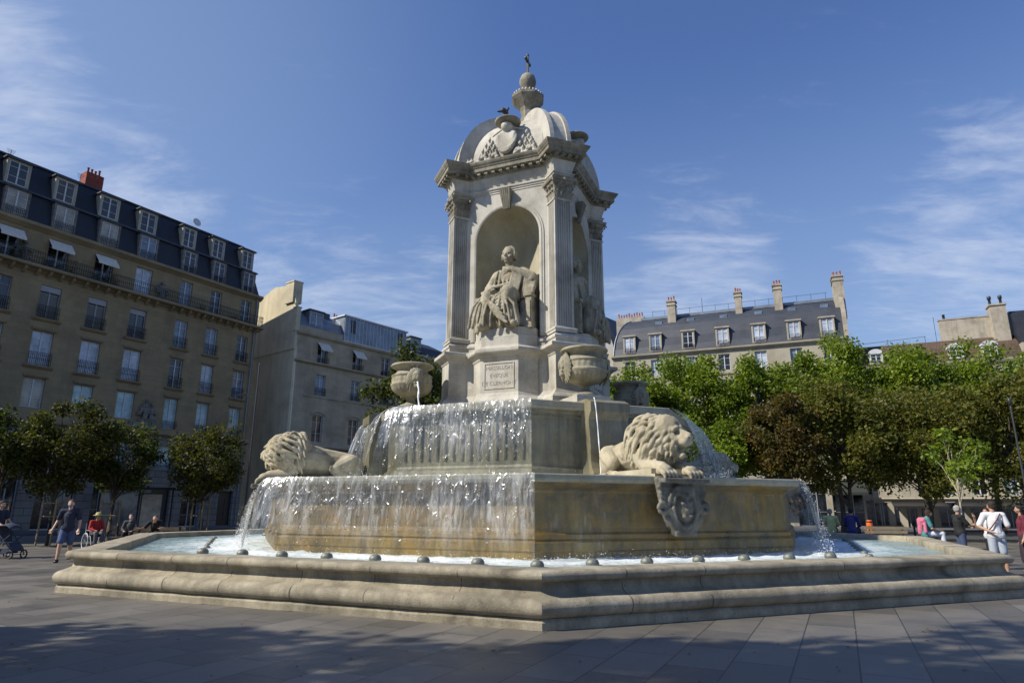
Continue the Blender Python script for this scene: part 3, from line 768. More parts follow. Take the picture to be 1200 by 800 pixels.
mb.build('finial_ball', M['cornice'], fin_)
mb = MB()
M4 = Matrix.Translation((0, 0, 18.3)) @ Matrix.Rotation(-K*1.2+pi/2*1.1, 4, 'Z')
mb.box(-.05, .05, -.04, .04, 0, .85, M4); mb.box(-.22, .22, -.038, .038, .52, .63, M4)
for (x, z) in ((0, .86), (-.24, .575), (.24, .575)):
    p = M4 @ Vector((x, 0, z)); mb.ico(p, .075, 1)
mb.build('cross', M['bronze'], fin_)
# ------------------------------------------------------------------ water
def pool_mat():
    m, nt, out = new_mat('churned_pool_water')
    v = mapping(nt); a = noise_t(nt, v, 1.1, 6, .7, .8); b = noise_t(nt, v, 7, 6, .7, .5); c = noise_t(nt, v, 30, 4, .7)
    sep = N(nt, 'ShaderNodeVectorMath', operation='LENGTH')
    L(nt, v, sep.inputs[0])
    near = N(nt, 'ShaderNodeMapRange'); L(nt, sep.outputs['Value'], near.inputs[0]); near.inputs[1].default_value = 11.6; near.inputs[2].default_value = 9.0; near.inputs[3].default_value = -.10; near.inputs[4].default_value = .26
    f = mixc(nt, .5, a, b); s = N(nt, 'ShaderNodeMath', operation='ADD'); L(nt, f, s.inputs[0]); L(nt, near.outputs[0], s.inputs[1])
    col = ramp(nt, s.outputs[0], [(.32, (.16, .25, .26)), (.52, (.33, .44, .45)), (.75, (.80, .85, .86))])
    r = ramp(nt, s.outputs[0], [(.4, (.08,)*3), (.7, (.6,)*3)])
    n = bump(nt, c, .5, .03); n = bump(nt, b, .8, .06, n); n = bump(nt, a, .6, .12, n)
    principled(nt, out, col, r, n, spec=.6); return m
M['pool'] = pool_mat()
mb = MB()
rings = []
for i in range(60):
    R = 13.2*AP*0+8.2+(12.55-8.2)*i/59
    ring = []
    for k in range(8):
        a = Vector(P(2*k, R)); b = Vector(P(2*k+2, R))
        for j in range(40): q = a+(b-a)*(j/40); ring.append((q.x, q.y))
    def hz(x, y, i):
        rr = sqrt(x*x+y*y); am = .010+.05*max(0, 1-abs(rr-8.9)/1.3)
        return .600+am*(noise.noise(Vector((x*2.3, y*2.3, 0)))+.7*noise.noise(Vector((x*6, y*6, 3))))
    rings.append([(x, y, hz(x, y, i)) for x, y in ring])
mb.loft(rings, True, True)
pw = mb.build('pool_water', M['pool'], None, kind='structure'); pw.location = (FC[0], FC[1], 0); pw.rotation_euler = (0, 0, PHI)
mb = MB(); q = octa(9.0); mb.loft([[(x*.6, y*.6, 2.31) for x, y in q], [(x*.96, y*.96, 2.31) for x, y in q]], True)
pw2 = mb.build('upper_pool_water', M['pool'], None, kind='structure'); pw2.location = (FC[0], FC[1], 0.003); pw2.rotation_euler = (0, 0, PHI)

def sheet_mat(name, dens, white, tint=(.85, .88, .92)):
    """falling water: clear film broken by glinting streaks and threads of foam"""
    m, nt, out = new_mat(name)
    tc = N(nt, 'ShaderNodeTexCoord'); mp = N(nt, 'ShaderNodeMapping'); L(nt, tc.outputs['UV'], mp.inputs[0]); mp.inputs['Scale'].default_value = (1, .16, 1)
    mp2 = N(nt, 'ShaderNodeMapping'); L(nt, tc.outputs['UV'], mp2.inputs[0]); mp2.inputs['Scale'].default_value = (1, .45, 1)
    s1 = noise_t(nt, mp.outputs[0], 4, 3, .55, .35); s2 = noise_t(nt, mp.outputs[0], 13, 2.5, .55, .3); s3 = noise_t(nt, mp2.outputs[0], 6, 3, .6, .8)
    b1 = noise_t(nt, mp.outputs[0], 5, 1.5, .5, .3); b2 = noise_t(nt, mp.outputs[0], 19, 1, .5, .3); b3 = noise_t(nt, mp2.outputs[0], 6, 2, .5, 1.2); s4 = noise_t(nt, mp2.outputs[0], 1.1, 3, .5)
    n = bump(nt, b1, 1.0, .12); n = bump(nt, b2, 1.0, .016, n); n = bump(nt, b3, 1.0, .055, n)
    gl = N(nt, 'ShaderNodeBsdfGlossy'); gl.inputs['Color'].default_value = (.95, .97, 1, 1); gl.inputs['Roughness'].default_value = .27; L(nt, n, gl.inputs['Normal'])
    df = N(nt, 'ShaderNodeBsdfDiffuse'); df.inputs['Color'].default_value = rgb(tint); L(nt, n, df.inputs['Normal'])
    tl = N(nt, 'ShaderNodeBsdfTranslucent'); tl.inputs['Color'].default_value = rgb(tint); L(nt, n, tl.inputs['Normal'])
    dm = N(nt, 'ShaderNodeMixShader'); dm.inputs[0].default_value = .35; L(nt, df.outputs[0], dm.inputs[1]); L(nt, tl.outputs[0], dm.inputs[2])
    tr = N(nt, 'ShaderNodeBsdfTransparent'); tr.inputs['Color'].default_value = (.93, .95, .95, 1)
    # film: transparent with fresnel-like gloss
    lw = N(nt, 'ShaderNodeLayerWeight'); lw.inputs['Blend'].default_value = .35; L(nt, n, lw.inputs['Normal'])
    gf = N(nt, 'ShaderNodeMapRange'); L(nt, lw.outputs['Facing'], gf.inputs[0]); gf.inputs[3].default_value = .13*dens*dens+.01; gf.inputs[4].default_value = .50*dens*dens+.05
    film = N(nt, 'ShaderNodeMixShader'); L(nt, gf.outputs[0], film.inputs[0]); L(nt, tr.outputs[0], film.inputs[1]); L(nt, gl.outputs[0], film.inputs[2])
    mix = mixc(nt, .5, s1, s2); mix = mixc(nt, .35, mix, s3); mix = mixc(nt, .3, mix, s4)
    fm = N(nt, 'ShaderNodeMapRange', interpolation_type='SMOOTHSTEP'); L(nt, mix, fm.inputs[0]); fm.inputs[1].default_value = .585-.14*dens; fm.inputs[2].default_value = .80-.14*dens; fm.inputs[4].default_value = white
    fin = N(nt, 'ShaderNodeMixShader'); L(nt, fm.outputs[0], fin.inputs[0]); L(nt, film.outputs[0], fin.inputs[1]); L(nt, dm.outputs[0], fin.inputs[2])
    # the film clings less towards the foot
    sp = N(nt, 'ShaderNodeSeparateXYZ'); L(nt, tc.outputs['UV'], sp.inputs[0]); fd = N(nt, 'ShaderNodeMapRange', interpolation_type='SMOOTHSTEP'); L(nt, sp.outputs[1], fd.inputs[0]); fd.inputs[1].default_value = -1.65; fd.inputs[2].default_value = -.75; fd.inputs[3].default_value = .16 if dens > .9 else 1
    mu = N(nt, 'ShaderNodeMath', operation='MULTIPLY'); L(nt, fm.outputs[0], mu.inputs[0]); L(nt, fd.outputs[0], mu.inputs[1]); L(nt, mu.outputs[0], fin.inputs[0])
    mg = N(nt, 'ShaderNodeMath', operation='MULTIPLY'); L(nt, gf.outputs[0], mg.inputs[0]); L(nt, fd.outputs[0], mg.inputs[1]); L(nt, mg.outputs[0], film.inputs[0])
    # holes: parts of the lip where no water runs
    hm = N(nt, 'ShaderNodeMapRange', interpolation_type='SMOOTHSTEP'); L(nt, mix, hm.inputs[0]); hm.inputs[1].default_value = .50-.20*dens; hm.inputs[2].default_value = .56-.20*dens
    t2 = N(nt, 'ShaderNodeBsdfTransparent'); f2 = N(nt, 'ShaderNodeMixShader'); L(nt, hm.outputs[0], f2.inputs[0]); L(nt, t2.outputs[0], f2.inputs[1]); L(nt, fin.outputs[0], f2.inputs[2])
    L(nt, f2.outputs[0], out.inputs[0]); return m
M['sheet'] = sheet_mat('glinting_water_sheet', 1.0, .50)
M['sheet_thin'] = sheet_mat('thin_water_threads', .30, .38)
M['sheet_mid'] = sheet_mat('pale_water_veil', .98, .60, (.75, .8, .88))
def curtain(k, R, zt, zb, offs, name, mat, label, n=90, m=26, s0=0.0, s1=1.0, r0=.02):
    mb = MB(); a = Vector(P(2*k, R)); b = Vector(P(2*k+2, R)); d = (b-a); Ls = d.length; d.normalize(); nrm = Vector((d.y, -d.x))
    rows = []; uv = []
    for j in range(m+1):
        t = j/m; row = []
        for i in range(n+1):
            s = Ls*(s0+(s1-s0)*i/n)
            ex = 0
            fr = i/n
            oa, ob = offs if isinstance(offs, tuple) else (offs, offs)
            off = oa+(ob-oa)*(fr if oa < ob else fr)
            ee = max(0, min(1, (fr-.72)/.28)) if ob > oa else max(0, min(1, fr/.28)); off = oa+(ob-oa)*ee**(1.6 if ob > oa else .6)
            dd = off*t**(.5+.35*(1-min(1, off/.4)))
            wob = (noise.noise(Vector((s*2.2, k*9+R, t*1.2)))*.05+noise.noise(Vector((s*7, k*9, t*2.5)))*.025)*(.3+t)
            # splay the ends so that neighbouring sheets meet at the corner
            sp = (fr*2-1)*dd*tan22
            p = a+d*(s+sp)+nrm*(r0+dd+wob)
            row.append((p.x, p.y, zt-(zt-zb)*t)); 
        rows.append(row)
    mb.loft(rows, False, True)
    o = mb.build(name, mat, None, fixn=False, label=label, category='falling water', kind='stuff')
    o.location = (FC[0], FC[1], 0); o.rotation_euler = (0, 0, PHI)
    ul = o.data.uv_layers.new(name='UVMap')
    W_ = n+1
    for lp in o.data.loops:
        vi = lp.vertex_index; ul.data[lp.index].uv = ((vi % W_)/n*Ls*(s1-s0)+k*13.7+R*3, -(vi//W_)/m*(zt-zb)*1.0)
    return o
tan22 = math.tan(K)
# octagon side k runs from corner 2k to 2k+2; its face looks towards 2k+1
LT = [(-1, (.38, .13), 'sheet', 'bright glinting water sheet over the left front of the lower tier'),
      (0, (.13, .38), 'sheet_thin', 'thin threads of water over the shaded right front of the lower tier'),
      (-2, .42, 'sheet_mid', 'water pouring clear of the left end of the lower tier'),
      (1, .42, 'sheet_mid', 'water pouring clear of the right end of the lower tier'),
      (2, .6, 'sheet_mid', 'water falling from the back right side of the lower tier'),
      (-3, .6, 'sheet_mid', 'water falling from the back left side of the lower tier')]
for k, off, mt, lb in LT: curtain(k, R2, 2.315, .58, off, 'water_sheet', M[mt], lb)
UT = [(-1, (.60, .12), 'sheet', 'bright glinting water sheet over the left front of the upper tier'),
      (0, (.10, .55), 'sheet_thin', 'thin film of water down the shaded right front of the upper tier'),
      (-2, .75, 'sheet_mid', 'water arching off the left side of the upper tier'),
      (1, 1.0, 'sheet_mid', 'water arching off the right side of the upper tier'),
      (2, .9, 'sheet_mid', 'water falling from the back right side of the upper tier')]
for k, off, mt, lb in UT: curtain(k, R3, 4.405, 2.30, off, 'water_sheet', M[mt], lb)
# thin film on the top lips
# spray where the water lands
M['spray'] = plain('white_spray', (.9, .93, .95), .3)
def spray(name, label, pts):
    mb = MB()
    for (x, y, z, r) in pts:
        t = random.random()*6
        a = [(x+r*cos(t+i*2.1), y+r*sin(t+i*2.1), z-r*.5) for i in range(3)]+[(x, y, z+r*1.1)]
        mb.add(a, [(0, 1, 2), (0, 1, 3), (1, 2, 3), (2, 0, 3)])
    o = mb.build(name, M['spray'], None, label=label, category='spray', kind='stuff'); o.location = (FC[0], FC[1], 0); o.rotation_euler = (0, 0, PHI); return o
pts = []
for k, off, cnt, hh in ((-1, .2, 260, .07), (0, .2, 260, .08), (-2, .5, 1500, .30), (1, .5, 1300, .28), (2, .6, 300, .2), (-3, .6, 300, .2)):
    a = Vector(P(2*k, R2)); b = Vector(P(2*k+2, R2)); d = b-a; nr = Vector((d.y, -d.x)).normalized()
    for _ in range(cnt):
        q = a+d*random.uniform(-.04, 1.04)+nr*(off*random.uniform(.55, 1.15)+random.gauss(0, .06)); pts.append((q.x, q.y, .62+random.expovariate(1/hh)*.6, random.uniform(.004, .012)))
    if off > .45:
        for _ in range(1000):
            t = random.random(); q = a+d*random.uniform(0, 1)+nr*(off*sqrt(t)+.02+random.gauss(0, .06)*(.3+t)); pts.append((q.x, q.y, 2.3-1.7*t, random.uniform(.004, .010)))
spray('water_spray', 'white spray and droplets where the water lands in the big pool', pts)
pts = []
for k, off, cnt, hh in ((-1, .15, 160, .05), (0, .12, 120, .06), (-2, .9, 500, .25), (1, 1.15, 900, .3)):
    a = Vector(P(2*k, R3)); b = Vector(P(2*k+2, R3)); d = b-a; nr = Vector((d.y, -d.x)).normalized()
    for _ in range(cnt):
        q = a+d*random.uniform(-.02, 1.02)+nr*(off*random.uniform(.4, 1.2)+.08); pts.append((q.x, q.y, 2.33+random.expovariate(1/hh)*.6, random.uniform(.005, .012)))
spray('water_spray', 'white spray along the foot of the upper tier', pts)
# white droplets added as sparkle down the lit fronts
pts = []
for R, zt, zb, ks in ((R2, 2.0, .7, (-1,)), (R3, 4.0, 2.5, (-1,))):
    for k in ks:
        a = Vector(P(2*k, R)); b = Vector(P(2*k+2, R)); d = b-a; nr = Vector((d.y, -d.x)).normalized()
        for _ in range(25):
            t = random.random()**.6; q = a+d*random.random()+nr*(.16*sqrt(t)+.06+random.uniform(-.02, .04)); pts.append((q.x, q.y, zt-(zt-zb)*t, random.uniform(.005, .016)))
spray('water_spray', 'bright droplets splashing down the sunlit left fronts of both tiers', pts)

# ------------------------------------------------------------------ lions
def lion(name, label, k, r0, yaw, seed, turn=1):
    rnd = random.Random(seed)
    a = k*K+PHI; base = Vector((FC[0]+r0*sin(a), FC[1]-r0*cos(a), 2.30))
    root = thing(name, label, 'lion statue', base, a-pi/2, 'crouching stone lions on the lower tier')
    # local frame: +x looks outwards, y to the lion's left
    S = 1.0
    pr = []
    pr += [('c', (-1.15, 0, .52), (.2, 0, .66), .39, .48), ('c', (-.6, 0, .7), (.3, 0, .85), .28, .38), ('e', (-1.12, .30, .42), (.46, .24, .46)), ('e', (-1.12, -.30, .42), (.46, .24, .46))]
    pr += [('e', (.45, 0, .62), (.55, .46, .56)), ('c', (.3, 0, .75), (.85, 0, 1.02), .46, .42)]
    for s in (-1, 1):
        pr += [('c', (-1.15, s*.36, .62), (-.72, s*.50, .40), .25, .20), ('c', (-.72, s*.50, .40), (-1.05, s*.52, .12), .17, .12), ('c', (-1.05, s*.52, .10), (-.50, s*.55, .09), .11, .11)]
        for j in range(3): pr += [('c', (-.52, s*.55+(j-1)*.075, .08), (-.38, s*.55+(j-1)*.08, .06), .055, .05)]
        pr += [('c', (.35, s*.40, .55), (.60, s*.38, .24), .24, .18), ('c', (.60, s*.38, .24), (1.12, s*.32, .19), .17, .145)]
        pr += [('e', (1.22, s*.34, .12), (.20, .18, .15))]
        for j in range(4): pr += [('c', (1.26, s*.34+(j-1.5)*.088, .14), (1.43, s*.34+(j-1.5)*.10, .05), .068, .062), ('c', (1.43, s*.34+(j-1.5)*.10, .05), (1.47, s*.34+(j-1.5)*.102, -.04), .052, .03)]
    # ribs and flank
    for j in range(4): pr += [('t', [(-.45+j*.17, s_*.36, .75-.1*0) for s_ in (-1,)]+[(-.40+j*.17, -.43, .5)], [.035, .03])]
    # tail along the flank
    pr += [('t', [(-1.5, -.1, .3), (-1.45, -.45, .12), (-1.1, -.68, .07), (-.75, -.72, .08)], [.07, .06, .055, .09])]
    # head group turned by yaw about the neck
    hb = Vector((.90, 0, .86)); R3x = Matrix.Rotation(yaw, 3, 'Z') @ Matrix.Rotation(.10, 3, 'Y')
    H = lambda x, y, z: tuple(hb+R3x @ Vector((x-.05, y, z)))
    eu = R3x.to_euler()
    def E(c, r): return ('e', H(*c), r, tuple(eu))
    pr += [E((.14, 0, .07), (.32, .25, .25)), E((.28, 0, .18), (.19, .18, .12))]
    pr += [('c', H(.30, 0, .02), H(.56, 0, -.02), .19, .155), E((.66, 0, .045), (.075, .115, .065)), ('c', H(.28, .0, .19), H(.64, 0, .09), .10, .075)]
    for s in (-1, 1):
        pr += [E((.56, s*.085, -.05), (.13, .085, .09)), E((.30, s*.17, .01), (.15, .09, .15)), ('c', H(.36, s*.05, .25), H(.39, s*.21, .20), .065, .05), ('c', H(.36, s*.22, .02), H(.46, s*.15, -.02), .06, .05)]
        pr += [E((.37, s*.125, .135), (.045, .045, .035)), E((.02, s*.27, .27), (.07, .10, .10))]
    pr += [('c', H(.20, 0, -.27), H(.46, 0, -.36), .12, .085), E((.50, 0, -.35), (.07, .075, .06))]
    pr += [('c', H(.12, s*.15, -.12), H(.38, s*.11, -.22), .09, .05) for s in (-1, 1)]
    # mane: long wavy locks swept back and down from the face
    rings_ = [(.36, 11, .19, .24, .22), (.26, 16, .27, .30, .42), (.12, 20, .35, .37, .62), (-.02, 22, .43, .45, .74), (-.18, 22, .50, .51, .82), (-.36, 20, .54, .54, .80), (-.54, 17, .53, .53, .62)]
    for bx, cnt, ry, rz_, ln in rings_:
        for j in range(cnt):
            th = 2*pi*(j+.5*rnd.random())/cnt
            if bx < -.3 and sin(th) < -.75: pass
            up_ = sin(th)
            pts_ = []; rad = []
            n_ = 9; amp = rnd.uniform(.022, .042); ph = rnd.random()*6
            for i in range(n_):
                t = i/(n_-1)
                x = bx-.30*t*ln*1.0-(.05 if up_ > 0 else 0)
                spread = 1+.28*t
                th2 = th-(.9*t if cos(th) > 0 else -.9*t)*(.55 if up_ > -.5 else .1)
                y = ry*spread*cos(th2)*1.0; z = rz_*spread*sin(th2)*1.02+.03-.16*t*t
                w_ = amp*sin(ph+t*6.2)
                p_ = hb+(Matrix.Rotation(yaw*max(.15, 1-.8*t-max(0, -bx)), 3, 'Z') @ Vector((x, y+w_*sin(th), z+w_*cos(th))))
                if p_.z < .16: p_.z = .16
                pts_.append(tuple(p_)); rad.append(.068*(1-.6*t)*(1 if i else .7))
            pr.append(('t', pts_, rad))
    for j in range(12):                                   # chest locks
        y = (j-5.5)*.07; x0 = .95-.1*abs(y)
        pts_ = [(x0+.12*sin(i*.8)*.3-.03*i, y+.03*sin(i*1.9+j), .95-i*.115) for i in range(7)]
        pr.append(('t', pts_, [.07, .075, .07, .065, .055, .045, .03]))
    pr += [('e', (.44, 0, .90), (.54, .50, .50)), ('e', (.72, 0, .86), (.27, .36, .37))]
    o = sculpt('lion_body', pr, .0165, M['lion'], root, 1, .003, 9, dents=[(Vector(H(.43, s_*.115, .13)), .085, -(R3x @ Vector((.075, s_*-.0, -.01)))) for s_ in (-1, 1)]+[(Vector(H(.74, s_*.055, .03)), .045, -(R3x @ Vector((.045, s_*.01, 0)))) for s_ in (-1, 1)]+[(Vector(H(.46, 0, -.17)), .15, -(R3x @ Vector((.12, 0, 0))))])
    # dark mouth is left open; plinth under the forequarters
    mb = MB(); mb.box(-.45, 1.30, -.64, .64, -.02, .05); mb.box(-.40, 1.12, -.61, .61, .05, .17)
    mb.build('plinth', M['tier_rim'], root)
    return root
lion('stone_lion', 'stone lion seen in profile at the left end of the tier, mane towards us', -3, 7.15, radians(-48), 3)
lion('stone_lion', 'big stone lion with open jaws above the carved shield on the right front', 1, 7.15, radians(17), 5)
lion('stone_lion', 'farther stone lion half hidden by falling water at the right back of the lower tier', 5, 7.15, radians(-20), 9)

# cartouches hanging below the lions' paws (part of the tier)
for k in (1, -3, 5):
    c3 = lambda r, t, z: Vector((*P(k, r, t), z))
    AF = R2*AP
    pr = []
    def slab(t0, z0, t1, z1, r, th): pr.append(('c', c3(r, t0, z0), c3(r, t1, z1), th, th))
    r_ = AF+.06
    # backing plate narrowing downwards
    for i in range(14):
        z = 2.22-i*.085; u = i/13
        hw = .44*(1-u)**.38+.14 if i < 12 else .24
        pr.append(('c', c3(r_, -hw, z), c3(r_, hw, z), .085, .085))
    pr.append(('b', (-1, 1, -1, 1, -1, 1), Matrix.Translation(c3(AF+.14, 0, 2.20)) @ Matrix.Rotation(k*K, 4, 'Z') @ Matrix.Diagonal((.60, .20, .05, 1))))
    pr.append(('b', (-1, 1, -1, 1, -1, 1), Matrix.Translation(c3(AF+.10, 0, 1.08)) @ Matrix.Rotation(k*K, 4, 'Z') @ Matrix.Diagonal((.27, .10, .05, 1))))
    ring = [c3(r_+.12, .29*cos(2*pi*i/20), 1.62+.40*sin(2*pi*i/20)) for i in range(21)]
    pr.append(('t', ring, [.045]*21))
    ring = [c3(r_+.09, .40*cos(2*pi*i/20)*(1 if sin(2*pi*i/20) > -.3 else .75), 1.60+.52*sin(2*pi*i/20)) for i in range(21)]
    pr.append(('t', ring, [.055]*21))
    pr.append(('e', c3(r_+.06, 0, 1.62), (.25, .25, .36)) if False else ('e', c3(r_+.05, 0, 1.62), (.22, .16, .33)))
    for s in (-1, 1):
        pr += [('t', [c3(r_+.05, s*(.56+.03*sin(i*1.4)), 2.15-i*.10) for i in range(6)], [.05, .06, .05, .06, .055, .06])]
        pr += [('t', [c3(r_+.08, s*(.55+.10*cos(i*.7)), 1.62+.10*sin(i*.7)) for i in range(9)], [.05]*9)]
        pr += [('t', [c3(r_+.06, s*(.42-.05*i), 1.40-i*.08) for i in range(5)], [.075, .07, .06, .055, .05])]
        pr += [('e', c3(r_+.16, s*.16, 2.02), (.05, .05, .10)), ('e', c3(r_+.16, s*.05, 2.02), (.045, .045, .10))]
    for j in range(5): pr.append(('c', c3(r_+.15, -.2+.1*j, 1.93), c3(r_+.16, -.22+.11*j, 2.06+.02*(j % 2)), .04, .032))
    pr.append(('t', [c3(r_+.14, -.24, 1.92), c3(r_+.17, 0, 1.90), c3(r_+.14, .24, 1.92)], [.04]*3))
    for (t, z) in ((-.09, 1.72), (.1, 1.74), (0, 1.58), (-.08, 1.44), (.09, 1.46), (.02, 1.86)):
        pr.append(('e', c3(r_+.20, t, z), (.055, .05, .045)))
    pr += [('t', [c3(r_+.10, .10*cos(i*.8), 1.22+.07*sin(i*.8)) for i in range(8)], [.04]*8), ('e', c3(r_+.10, 0, 1.17), (.06, .06, .05))]
    sculpt('cartouche', pr, .02, M['shield'], lower, 1, .003, 12)

# ------------------------------------------------------------------ urns on the blocks
M['jet'] = plain('white_water_jet', (.80, .84, .86), .15)
def urn(name, label, k):
    r0 = 4.15
    a = k*K+PHI; root = thing(name, label, 'stone urn', (FC[0]+r0*sin(a), FC[1]-r0*cos(a), 4.395), a, 'stone urns at the corners of the upper tier')
    mb = MB(); mb.box(-.52, .52, -.52, .52, 0, .25); mb.box(-.46, .46, -.46, .46, .25, .28)
    mb.build('plinth', M['marble'], root)
    mb = MB()
    gad = lambda u, z: 1+(.035*abs(cos(u*2*pi*14)) if .62 < z < .86 else (.014*cos(u*2*pi*24) if 1.0 < z < 1.16 else 0))
    pf = [(.0, .27), (.36, .28), (.37, .33), (.33, .37), (.24, .40), (.16, .45), (.13, .50), (.125, .555), (.16, .57), (.16, .59), (.22, .61), (.34, .64), (.44, .69), (.53, .76), (.585, .83), (.61, .88), (.625, .90), (.64, .93), (.64, .96),
          (.615, .975), (.605, 1.0), (.61, 1.05), (.61, 1.12), (.60, 1.17), (.625, 1.185), (.625, 1.21), (.59, 1.23), (.53, 1.26), (.475, 1.31), (.47, 1.36), (.51, 1.41), (.59, 1.45), (.645, 1.47), (.655, 1.50), (.63, 1.535), (.53, 1.535), (.46, 1.48), (.40, 1.3), (0, 1.2)]
    mb.lathe(pf, 112, mod=gad)
    mb.build('urn_bowl', M['urn'], root)
    for s in (-1, 1):
        pr = []; c = Vector((s*.60, 0, 1.06))
        T = lambda x, y, z: tuple(c+Vector((s*x, y, z)))
        pr += [('e', T(.02, 0, .02), (.17, .17, .22)), ('e', T(.16, 0, 0), (.05, .045, .09)), ('c', T(.12, -.10, .10), T(.15, -.02, .07), .035, .03), ('c', T(.12, .10, .10), T(.15, .02, .07), .035, .03),
               ('e', T(.10, -.09, -.04), (.06, .06, .06)), ('e', T(.10, .09, -.04), (.06, .06, .06)), ('c', T(.12, -.06, -.14), T(.12, .06, -.14), .04, .04), ('e', T(.09, 0, -.22), (.08, .09, .08))]
        rnd = random.Random(k*3+s)
        for j in range(20):
            th = -pi/2+.35+(2*pi-.7)*j/19
            pts_ = [T(.06-.03*i, (.15+.055*i)*cos(th+.10*i), .02+(.19+.055*i)*sin(th+.10*i)-.012*i*i+.02*sin(i*2+j)) for i in range(4)]
            pr.append(('t', pts_, [.045, .05, .045, .025]))
        pr.append(('t', [T(-.05, 0, .30), T(-.02, 0, .38), T(-.14, 0, .45)], [.07, .06, .06]))
        sculpt('lion_mask', pr, .014, M['urn'], root, 1)
        # jet from the mouth falling to the tier
        if (k, s) != (-3, 1): continue
        mb = MB(); pts_ = []
        for i in range(13):
            t = i/12; pts_.append((s*(.72+.36*t), .02*sin(i*1.3)*t, .955-.02-1.0*t*t*.98))
        if k == 1: pts_ = [(s*(.72+.55*i/15), 0, .935-3.05*(i/15)**2) for i in range(16)] if s == 1 else pts_
        mb.tube(pts_, [.028+.006*sin(i*1.9) for i in range(len(pts_))], 8)
        j_ = mb.build('water_jet', M['jet'], None, label={(-3, 1): 'white water jet from the mask of the left urn facing the viewer', (-3, -1): 'thin water jet behind the left urn', (1, -1): 'thin water jet below the left mask of the right front urn', (1, 1): 'thin water jet below the right mask of the right front urn', (5, 1): 'water jet on the far side of the back right urn', (5, -1): 'water jet on the near side of the back right urn'}[(k, s)], category='water jet')
        j_.location = root.location; j_.rotation_euler = root.rotation_euler; j_.scale = (1.06, 1.06, 1.13 if k != 1 or s != 1 else 1)
    root.scale = (1.06, 1.06, 1.13)
    return root
mb = MB(); pts_ = []
for i in range(16):
    t = i/15; x_, y_ = P(1, 5.60+.22*t, -.52+.03*t); pts_.append((x_, y_, 4.46-.10*t-2.05*t*t))
mb.tube(pts_, [.015+.005*sin(i*1.9) for i in range(16)], 6)
j_ = mb.build('water_jet', M['jet'], None, label='thin stream falling from the left corner of the block under the right front urn', category='water jet'); j_.location = (FC[0], FC[1], 0); j_.rotation_euler = (0, 0, PHI)
urn('stone_urn', 'mossy stone urn at the left whose mask pours a jet of water', -3)
urn('stone_urn', 'large fluted stone urn in front of the right corner pier of the tower', 1)
urn('stone_urn', 'dark shaded stone urn at the back right of the upper tier', 5)

